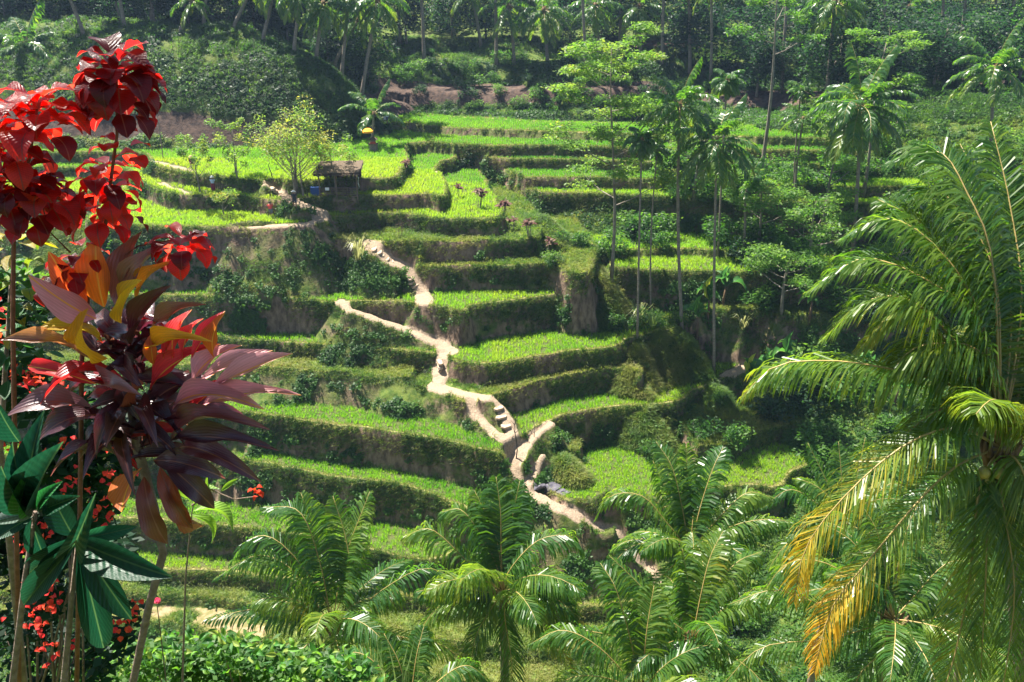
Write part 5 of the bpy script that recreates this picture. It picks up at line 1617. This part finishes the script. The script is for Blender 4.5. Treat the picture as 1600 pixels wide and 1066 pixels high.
# pale purple leaved clumps along the upper edge
m_pale = colmat('pale_purple_leaf', (.16, .09, .09), .4, .5, .4, .4)
LP = [leaf_mesh('leaf', m_pale, 1, .3, .2, 4, .9, 0, 0)]
for q, (x, y, Y, H, n, lab) in enumerate([(745, 290, 92, 1.9, 5, 'largest clump of pale purple leafed plants on the upper field edge'), (785, 290, 92, 1.6, 4, 'pale purple leafed clump right of the largest one'),
                                     (715, 262, 97, 1.5, 2, 'pale purple leafed plant at the corner of the hedge-like bank'), (830, 352, 87, 1.9, 4, 'pale purple leafed clump lowest on the grassy shoulder'),
                                     (858, 345, 88, 1.5, 2, 'thin purple leafed plant right of the lowest purple clump'), (636, 262, 100, 1.3, 2, 'pale dry plant beside the path below the walker in white'), (800, 325, 90, 1.2, 2, 'slanting purple leafed plant between the purple clumps')]):
    random.seed(500 + q)
    b = PD(x, y, Y)
    t = empty('purple_leafed_plant', (b.x, b.y, height(b.x, b.y)), 0, lab, 'plant', 'pale purple leafed plants')
    mb = MB()
    for s_ in range(n):
        e = Vector((rng(-.8, .8) * n / 4, rng(-.4, .4), H * rng(.6, 1)))
        mb.tube([Vector((e.x * .5, e.y * .5, -.2)), e], [.05, .03], 5)
        for k in range(15):
            a = k * 2.4; el = rng(-.2, 1.2)
            d = Vector((math.cos(a) * math.cos(el), math.sin(a) * math.cos(el), math.sin(el)))
            p = t.location + e
            put_leaf(t, LP, p, p + d * rng(.5, .85), .16, random.choice([(.34, .20, .17), (.22, .11, .10), (.45, .36, .26)]), up=(0, 0, 1))
    mb.build('stem', m_bark, t)


# ------------------------------------------------------------------ hut, shrine, poles, steps
def simple(name, c, rough=.8, spec=.3):
    m, nt, pb, out = newmat(name)
    pb.inputs['Base Color'].default_value = (*c, 1); pb.inputs['Roughness'].default_value = rough; pb.inputs['Specular IOR Level'].default_value = spec
    return m


m_wood = plainmat('weathered_wood', (.10, .07, .05), (.22, .16, .11), 5, .85, .3, (1, 1, .3))
m_thatch = plainmat('thatch', (.05, .038, .026), (.14, .10, .065), 9, .95, .8)
m_white = simple('white_cloth', (.75, .75, .74))
m_blue = simple('blue_tarp', (.03, .08, .25))
m_dark = simple('dark_board', (.045, .035, .03))
m_step = plainmat('worn_step', (.26, .185, .13), (.44, .33, .24), 6, .95, .3)

hb = P(530, 308, T1)
hut = empty('thatched_hut', hb, 0, 'small open thatched hut with dark interior and rail on the upper terrace', 'hut')
W, Dp, Hh = 4.0, 2.6, 2.5
for x in (-W / 2, -.2, W / 2):
    for y in (-.2, Dp):
        mb = MB(); mb.tube([(x, y, -.8), (x + .03, y, Hh + (.25 if y > 1 else -.1))], .07, 7); mb.build('post', m_wood, hut)
for k in range(4):
    mb = MB(); mb.box((0, -.15 + .0 * k, .35 + k * .22), (W, .05, .07)); mb.build('rail', m_wood, hut)
for k in range(9):
    mb = MB(); mb.box((-W / 2 + .25 + k * .45, Dp - .1, 1.1), (.42, .04, 2.4)); mb.build('wall_board', m_dark, hut)
mb = MB(); mb.box((0, Dp / 2, .08), (W + .1, Dp + .2, .12)); mb.build('floor', m_wood, hut)
mb = MB(); mb.box((0, 1.1, .75), (W - .5, .5, .08)); mb.box((-.9, 1.1, .4), (.1, .4, .7)); mb.box((.9, 1.1, .4), (.1, .4, .7)); mb.build('bench', m_dark, hut)
mb = MB()
for k in range(3):
    mb.add([(-W / 2 - .45, -.7 - .0 * k, Hh - .1 + .12 * k), (W / 2 + .45, -.7, Hh + .05 + .12 * k), (W / 2 + .35, Dp + .5, Hh + .55 + .12 * k), (-W / 2 - .35, Dp + .5, Hh + .45 + .12 * k)], [(0, 1, 2, 3)])
mb.build('roof', m_thatch, hut)
random.seed(9)
mb = MB()
for k in range(900):
    x = rng(-W / 2 - .5, W / 2 + .5); s = rng(0, 1); y = -.75 + s * (Dp + 1.2); z = Hh + .1 + s * .55
    mb.add([(x - .03, y, z + .1), (x + .03, y, z + .1), (x + rng(-.1, .1), y - .5, z - .12 - rng(0, .12))], [(0, 1, 2)])
tag(mb.build('thatch', m_thatch, hut), kind='stuff')
mb = MB(); mb.box((-1.15, -.32, .95), (.42, .03, .30)); mb.build('notice_board', m_white, hut)
mb = MB()
vs = [(2.15 + .05 * math.sin(i * 1.7), -.05 + .08 * j, 2.2 - i * .22) for i in range(7) for j in range(4)]
mb.add(vs, [(i * 4 + j, i * 4 + j + 1, i * 4 + j + 5, i * 4 + j + 4) for i in range(6) for j in range(3)])
c_ = mb.build('hanging_cloth', m_white, None, True); c_.location = hb + Vector((.05, -.2, 0)); tag(c_, 'white cloth hanging from the right corner post of the thatched hut', 'cloth')
c_.name = 'white_cloth'
mb = MB(); mb.box((0, 0, .45), (1.0, .5, .9)); bt = mb.build('blue_tarpaulin', m_blue); bt.location = hb + Vector((-2.6, .6, .05)); tag(bt, 'small dark blue tarpaulin covered heap at the left side of the hut', 'tarpaulin')

# shrine with a yellow parasol
m_yel = simple('yellow_cloth', (.85, .38, .02)); m_stone = plainmat('shrine_stone', (.14, .11, .09), (.28, .23, .19), 5, .9, .5)
q = on_ground(584, 236, 90)
shr = empty('shrine', q, 0, 'small stone offering shrine with red cloth under the yellow parasol', 'shrine')
for nm, c, s, m_ in (('base', (0, 0, .35), (.9, .8, .8), m_stone), ('shelf', (0, 0, .85), (1.15, .9, .14), m_wood), ('body', (0, .1, 1.15), (.55, .5, .5), m_stone), ('red_cloth', (0, -.33, 1.05), (.7, .05, .3), simple('red_cloth', (.40, .06, .03)))):
    mb = MB(); mb.box(c, s); mb.build(nm, m_, shr)
mb = MB(); mb.add([(-.5, -.4, 1.4), (.5, -.4, 1.4), (.5, .6, 1.4), (-.5, .6, 1.4), (0, .1, 1.8)], [(0, 1, 4), (1, 2, 4), (2, 3, 4), (3, 0, 4)]); mb.build('roof', m_thatch, shr)
um = empty('parasol', q + Vector((-.55, -.2, 0)), 0, 'yellow ceremonial parasol standing beside the small shrine', 'parasol')
mb = MB(); mb.tube([(0, 0, -.3), (0, 0, 2.7)], .03, 6); mb.build('pole', m_wood, um)
mb = MB(); n = 14
vs = [(0, 0, 2.85)] + [(.35 * math.cos(6.283 * k / n), .35 * math.sin(6.283 * k / n), 2.78) for k in range(n)] + [(.66 * math.cos(6.283 * k / n), .66 * math.sin(6.283 * k / n), 2.5) for k in range(n)] + [(.68 * math.cos(6.283 * k / n), .68 * math.sin(6.283 * k / n), 2.3) for k in range(n)]
fs = [(0, 1 + k, 1 + (k + 1) % n) for k in range(n)]
for r_ in range(2):
    fs += [(1 + r_ * n + k, 1 + (r_ + 1) * n + k, 1 + (r_ + 1) * n + (k + 1) % n, 1 + r_ * n + (k + 1) % n) for k in range(n)]
mb.add(vs, fs); mb.build('canopy', m_yel, um)

# the thin pole with a crossbar at the upper left
q = P(255, 250, T0)
pl = empty('bamboo_pole', q, 0, 'tall thin leaning pole with a crossbar at the left end of the upper field', 'pole')
tp = PD(240, 142, q.y) - q
mb = MB(); mb.tube([(0, 0, -.4), tp * .5 + Vector((.06, 0, 0)), tp], [.06, .05, .035], 7); mb.build('pole', m_stone, pl)
mb = MB(); mb.box((tp.x + .15, tp.y, tp.z - .45), (1.5, .08, .10)); mb.build('crossbar', m_wood, pl)
mb = MB(); mb.box((tp.x - .3, tp.y, tp.z - .12), (.55, .25, .2)); mb.build('blue_tuft', m_blue, pl)

# thin sticks and racks
def rack(px, py, z, H, label, n=4, w=.8, lean=.1):
    b = P(px, py, z)
    t = empty('bamboo_rack', (b.x, b.y, height(b.x, b.y)), .3, label, 'rack', None)
    for x in (-.12, .18):
        mb = MB(); mb.tube([(x, 0, -.3), (x + lean, 0, H)], .03, 5); mb.build('upright', m_thatch, t)
    for k in range(n):
        mb = MB(); zz = H * (.35 + .55 * k / n); mb.tube([(-w / 2, -.05, zz - .08), (w / 2, -.05, zz + .12)], .025, 5); mb.build('rung', m_thatch, t)


rack(625, 372, T3, 1.9, 'small bamboo rack of crossed sticks above the upper steps', 4, .9)
rack(541, 330, T2, 1.6, 'bamboo rack leaning at the dirt bank right under the hut', 3, .8)
rack(686, 414, T4, 2.0, 'bent bamboo stick rack against the dark bank below the steps', 2, .35, -.2)
rack(345, 378, 54.5, 1.2, 'short bamboo rack with flat rungs on the left bank below the field', 4, .9)
rack(357, 345, T2, 1.0, 'low bamboo rack at the front of the left field', 3, 1.3)
random.seed(71)


def stick(px, py, Y, H, label, twigs=3, r=.035):
    b = PD(px, py, Y); t = empty('dead_stick', (b.x, b.y, height(b.x, b.y)), 0, label, 'stick')
    mb = MB(); pts = [Vector((.12 * math.sin(i * 1.3), 0, H * i / 5 - .3 * (i == 0))) for i in range(6)]
    mb.tube(pts, [r * (1 - .1 * i) for i in range(6)], 6)
    mb.build('stick', m_dark, t)
    for k in range(twigs):
        a = rng(0, 6.28); b2 = pts[3 + k % 3]
        m2 = MB(); m2.tube([b2, b2 + Vector((math.cos(a) * .4, math.sin(a) * .2, .5))], [r * .5, r * .2], 4); m2.build('twig', m_dark, t)


stick(806, 758, 66, 4.2, 'bare dead sapling standing where the lower paths fork', 4, .06)
stick(833, 735, 68, 3.0, 'thin bare stick right of the dead sapling', 0, .03)
stick(733, 300, 90, 1.8, 'thin stick in the bright upper field beside the purple leafed plants', 1, .03)
stick(669, 300, 91, 2.2, 'thin post on the corner of the terrace right of the hut', 1, .03)
stick(424, 284, 94, 1.6, 'short dark post at the top of the uppermost steps', 1, .06)

# steps on the path
def steps(label, pts, z0, z1, n, w, deep):
    a = P(*pts[0], z0); b = P(*pts[1], z1)
    t = empty('stone_steps', a, 0, label, 'steps')
    d = (b - a); fl = Vector((d.x, d.y, 0)).normalized(); yaw = math.atan2(fl.y, fl.x)
    for k in range(n):
        s = (k + .5) / n
        c = d * s
        M = Matrix.Translation(c + Vector((rng(-.08, .08), 0, -.11))) @ Matrix.Rotation(yaw + rng(-.12, .12), 4, 'Z')
        mb = MB()
        ww = w * rng(.85, 1.15); dd = deep * rng(.85, 1.1)
        # a worn block with uneven edge
        vs = []
        for zz, g in ((-.22, 1.0), (-.03, 1.0), (.0, .92)):
            for q_ in range(10):
                an = 6.283 * q_ / 10
                rr = (1 / max(abs(math.cos(an)), abs(math.sin(an)))) ** .7
                vs.append(M @ Vector((math.cos(an) * rr * dd * .5 * g * rng(.9, 1.05), math.sin(an) * rr * ww * .5 * g * rng(.9, 1.05), zz)))
        fs = [tuple(range(20, 30))]
        for r_ in range(2):
            fs += [(r_ * 10 + k2, r_ * 10 + (k2 + 1) % 10, (r_ + 1) * 10 + (k2 + 1) % 10, (r_ + 1) * 10 + k2) for k2 in range(10)]
        mb.add(vs, fs)
        mb.build('step', m_step, t)


steps('upper flight of worn earth steps beside the tall reed clump', [(582, 384), (618, 412)], 53.5, 51.5, 6, 1.7, .62)
steps('second flight of dark earth steps below the upper flight', [(640, 430), (655, 458)], 50.8, 49.0, 5, 1.1, .5)
steps('short flight of steps where the paths meet in the middle', [(688, 560), (685, 578)], 45.2, 44.0, 3, 1.2, .5)
steps('broken steps on the small bank between the two paths', [(775, 628), (800, 684)], 43.1, 41.0, 4, .95, .7)
steps('uppermost steps left of the yellow green tree', [(425, 290), (440, 304)], 58.0, 56.9, 4, 1.2, .5)

# dark rocks by the lower path
m_rock = plainmat('dark_rock', (.03, .03, .045), (.13, .12, .14), 3, .7, .8)
random.seed(12)
for q, (x, y, s, lab) in enumerate([(840, 760, .55, 'dark bluish rock at the left of the group beside the lower path'), (862, 764, .7, 'largest dark bluish rock beside the lower path'), (880, 772, .45, 'small dark rock touching the path bend'),
                               (868, 748, .4, 'small pale rock above the dark rocks'), (762, 470, .0, '')]):
    if not s: continue
    p = on_ground(x, y, 55)
    import bmesh
    bm = bmesh.new(); bmesh.ops.create_icosphere(bm, subdivisions=3, radius=1)
    for v in bm.verts:
        k_ = 1 + .25 * math.sin(v.co.x * 3.1 + q) * math.cos(v.co.y * 2.7 + v.co.z * 3.3 + q) + rng(-.05, .05)
        v.co = Vector((v.co.x * 1.3, v.co.y, v.co.z * .7)) * k_ * s
    me_ = bpy.data.meshes.new('rock'); bm.to_mesh(me_); bm.free(); me_.materials.append(m_rock)
    o = link('rock', me_); o.location = p; tag(o, lab, 'rock', 'rocks beside the lower path')

# reed clumps
m_reed = leafmat('reed_blades', [(.06, .12, .03), (.20, .22, .08)], [(.25, .45, .08), (.55, .55, .2)], mix=.45, source='random')
for q, (x, y, Y, H, n, lab) in enumerate([(562, 425, 84, 3.0, 44, 'tall silvery reed clump left of the upper steps'), (1000, 475, 83, 3.0, 50, 'reed clump under the tall feathery tree, right of its trunk'),
                                          (1020, 500, 82, 2.4, 36, 'lower reed clump among the bushes under the small field'), (1165, 470, 84, 2.2, 26, 'reed clump behind the banana plants')]):
    random.seed(600 + q); b = PD(x, y, Y)
    mb = MB()
    for k in range(n):
        a = rng(0, 6.28); hh = H * rng(.6, 1); l = H * rng(.25, .6); d = Vector((math.cos(a), math.sin(a), 0)); s_ = Vector((-d.y, d.x, 0)) * .035
        p0 = d * rng(0, .4); p1 = p0 + d * l * .3 + Vector((0, 0, hh * .65)); p2 = p0 + d * l * .7 + Vector((0, 0, hh * .9)); p3 = p0 + d * l * 1.2 + Vector((0, 0, hh * .72))
        mb.add([p0 - s_, p0 + s_, p1 + s_, p1 - s_, p2 + s_ * .8, p2 - s_ * .8, p3], [(0, 1, 2, 3), (3, 2, 4, 5), (5, 4, 6)])
    o = mb.build('reed_clump', m_reed); o.location = (b.x, b.y, height(b.x, b.y)); tag(o, lab, 'reeds')
# grass clump before the bottom centre palms
for q, (x, y, Y, H, n, lab) in enumerate([(612, 1090, 9, 1.0, 34, 'tuft of long grass rising beside the right end of the hedge'), (690, 1110, 9, .8, 26, 'tuft of long grass at the bottom edge below the centre palm')]):
    random.seed(650 + q); b = PD(x, y, Y)
    mb = MB()
    for k in range(n):
        a = rng(0, 6.28); hh = H * rng(.5, 1); l = H * rng(.1, .5); d = Vector((math.cos(a), math.sin(a), 0)); s_ = Vector((-d.y, d.x, 0)) * .009
        p0 = d * rng(0, .2) + Vector((rng(-.3, .3), 0, 0)); p1 = p0 + d * l * .3 + Vector((0, 0, hh * .65)); p3 = p0 + d * l + Vector((0, 0, hh))
        mb.add([p0 - s_, p0 + s_, p1 + s_, p1 - s_, p3], [(0, 1, 2, 3), (3, 2, 4)])
    o = mb.build('grass_tuft', m_reed); o.location = (b.x, b.y, b.z - .2); tag(o, lab, 'grass tuft')


# ------------------------------------------------------------------ people
m_skin = simple('skin', (.30, .16, .10), .6)
m_hair = simple('hair', (.015, .012, .010), .6)


def person(px, py, z, face, label, top, bottom, pose='stand', H=1.7, hat=None, bag=None, skirt=False):
    b = P(px, py, z)
    t = empty('person', (b.x, b.y, height(b.x, b.y)), face, label, 'person')
    s = H / 1.7
    st = .16 if pose == 'walk' else .02
    seat = -.42 if pose == 'crouch' else 0
    J = {'pelvis': (0, 0, .93 + seat), 'chest': (0, -.02 if not seat else -.12, 1.30 + seat), 'neck': (0, 0 if not seat else -.15, 1.47 + seat), 'head': (0, -.01 if not seat else -.17, 1.58 + seat), 'crown': (0, -.01 if not seat else -.17, 1.68 + seat)}
    for sg, nm in ((-1, 'l'), (1, 'r')):
        J['hip' + nm] = (.10 * sg, 0, .88 + seat)
        kn = (.11 * sg, -.03 - (st * sg if st > .1 else 0), .50) if not seat else (.14 * sg, -.42, .52)
        J['knee' + nm] = kn
        J['ank' + nm] = (.11 * sg, .03 - (st * 1.6 * sg if st > .1 else 0), .08) if not seat else (.13 * sg, -.10, .08)
        an = J['ank' + nm]
        J['toe' + nm] = (.12 * sg, an[1] - .16, .03)
        c = J['chest']
        J['sh' + nm] = (.19 * sg, c[1], c[2] + .12)
        J['el' + nm] = (.25 * sg, c[1] - .02 + (st * .6 * sg), c[2] - .17)
        J['ha' + nm] = (.24 * sg, c[1] - .14 + (st * sg), c[2] - .40) if not seat else (.15 * sg, -.45, .60)
        J['fi' + nm] = (J['ha' + nm][0], J['ha' + nm][1] - .05, J['ha' + nm][2] - .09)
    R = {'pelvis': .14, 'chest': .15, 'neck': .06, 'head': .10, 'crown': .07, 'hip': .10, 'knee': .065, 'ank': .045, 'toe': .035, 'sh': .07, 'el': .045, 'ha': .035, 'fi': .03}
    nm = list(J)
    E_ = [('pelvis', 'chest'), ('chest', 'neck'), ('neck', 'head'), ('head', 'crown')]
    for k in 'lr':
        E_ += [('pelvis', 'hip' + k), ('hip' + k, 'knee' + k), ('knee' + k, 'ank' + k), ('ank' + k, 'toe' + k), ('chest', 'sh' + k), ('sh' + k, 'el' + k), ('el' + k, 'ha' + k), ('ha' + k, 'fi' + k)]
    me_ = bpy.data.meshes.new('body')
    me_.from_pydata([Vector(J[k]) * s for k in nm], [(nm.index(a), nm.index(c)) for a, c in E_], [])
    me_.materials.append(m_skin)
    o = link('body', me_, t)
    sk = o.modifiers.new('skin', 'SKIN'); sk.use_smooth_shade = True
    lay = me_.skin_vertices[0] if me_.skin_vertices else None
    if lay is None:
        bpy.context.view_layer.objects.active = o
        o.select_set(True)
        lay = me_.skin_vertices.new().data if hasattr(me_.skin_vertices, 'new') else None
    if lay is not None:
        data = lay.data if hasattr(lay, 'data') else lay
        for i, k in enumerate(nm):
            key = k if k in R else k[:-1]
            data[i].radius = (R[key] * s * (1.25 if key in ('pelvis', 'chest') else 1), R[key] * s * (.8 if key in ('pelvis', 'chest') else 1))
            data[i].use_root = (i == 0)
    ss = o.modifiers.new('sub', 'SUBSURF'); ss.levels = 1; ss.render_levels = 2
    V = lambda k: Vector(J[k]) * s
    g = MB()
    pv, ch, ne = V('pelvis'), V('chest'), V('neck')
    g.tube([pv + Vector((0, 0, .02)), pv.lerp(ch, .5), ch + Vector((0, 0, .05)), ne - Vector((0, 0, .02))], [.185 * s, .18 * s, .205 * s, .09 * s], 12, cap=False)
    for k in 'lr': g.tube([V('sh' + k) + Vector((0, 0, .01)), V('sh' + k).lerp(V('el' + k), .7)], [.095 * s, .075 * s], 8, cap=False)
    g.build('shirt', simple('shirt', top), t, True)
    g = MB()
    if skirt:
        g.tube([pv + Vector((0, 0, .08)), pv - Vector((0, 0, .2)), Vector((0, 0, .2))], [.18 * s, .22 * s, .24 * s], 12, cap=False)
    else:
        for k in 'lr': g.tube([V('hip' + k) + Vector((0, 0, .1)), V('knee' + k) + Vector((0, 0, .02))], [.13 * s, .10 * s], 10, cap=False)
        g.tube([pv - Vector((0, 0, .08)), pv + Vector((0, 0, .09))], [.17 * s, .178 * s], 12)
    g.build('trousers' if not skirt else 'sarong', simple('trousers', bottom), t, True)
    hd = V('head')
    for nm_, m_, r_, off in ((('hat', simple('straw_hat', hat), .17, .10) if hat else ('hair', m_hair, .125, .05)),):
        k_ = bpy.data.meshes.new(nm_)
        bm = bmesh.new(); bmesh.ops.create_uvsphere(bm, u_segments=14, v_segments=8, radius=r_ * s)
        for v in bm.verts:
            v.co.z = max(v.co.z, -.03) * (.8 if hat else .95)
            if hat and v.co.z < 0: v.co.xy *= 1.5
            v.co.y += .012
        bm.to_mesh(k_); bm.free(); k_.materials.append(m_)
        link(nm_, k_, t, Matrix.Translation(hd + Vector((0, .01, off * s))))
    if bag:
        g = MB(); c = V('har') + Vector((.1, 0, -.15)); g.box(c, (.34, .18, .36)); g.tube([c + Vector((-.1, 0, .17)), c + Vector((0, 0, .3)), c + Vector((.1, 0, .17))], .015, 5)
        bo_ = g.build('white_bag', simple('bag_white', bag)); bo_.location = t.location; bo_.rotation_euler = (0, 0, face)
        tag(bo_, 'white bag carried by the walker in a white shirt', 'bag')
    return t


import bmesh
person(424, 340, T2, math.radians(190), 'visitor in a coral red shirt and grey shorts walking below the small trees', (.75, .10, .08), (.16, .17, .20), 'walk')
person(463, 344, T2, math.radians(20), 'visitor in dark clothes standing on the path left of the hut', (.03, .035, .05), (.03, .04, .06), 'walk', hat=(.65, .6, .55))
person(334, 300, T1, math.radians(170), 'person in a pale blue shirt, dark red sarong and light hat below the upper field', (.42, .52, .68), (.20, .03, .05), 'stand', hat=(.75, .74, .72), skirt=True)
person(606, 206, T0, math.radians(150), 'walker in a white shirt and dark shorts on the path to the far fields', (.78, .80, .84), (.04, .05, .10), 'walk', H=1.75, bag=(.8, .8, .8))
person(300, 262, T0, math.radians(30), 'person in dark red clothes crouching in the left part of the upper field', (.22, .02, .03), (.03, .03, .04), 'crouch', hat=(.45, .28, .16))

# ------------------------------------------------------------------ the hazy air of the valley
hzm = bpy.data.materials.new('air'); hzm.use_nodes = True
nt = hzm.node_tree
nt.nodes.remove(nt.nodes['Principled BSDF'])
pv = nt.nodes.new('ShaderNodeVolumePrincipled')
pv.inputs['Color'].default_value = (.48, .68, 1.0, 1)
pv.inputs['Density'].default_value = .0002
pv.inputs['Anisotropy'].default_value = .35
nt.links.new(pv.outputs[0], nt.nodes['Material Output'].inputs['Volume'])
mb = MB(); mb.box((0, 165, 87), (680, 350, 150))
hz_ = mb.build('haze', hzm); tag(hz_, kind='stuff')
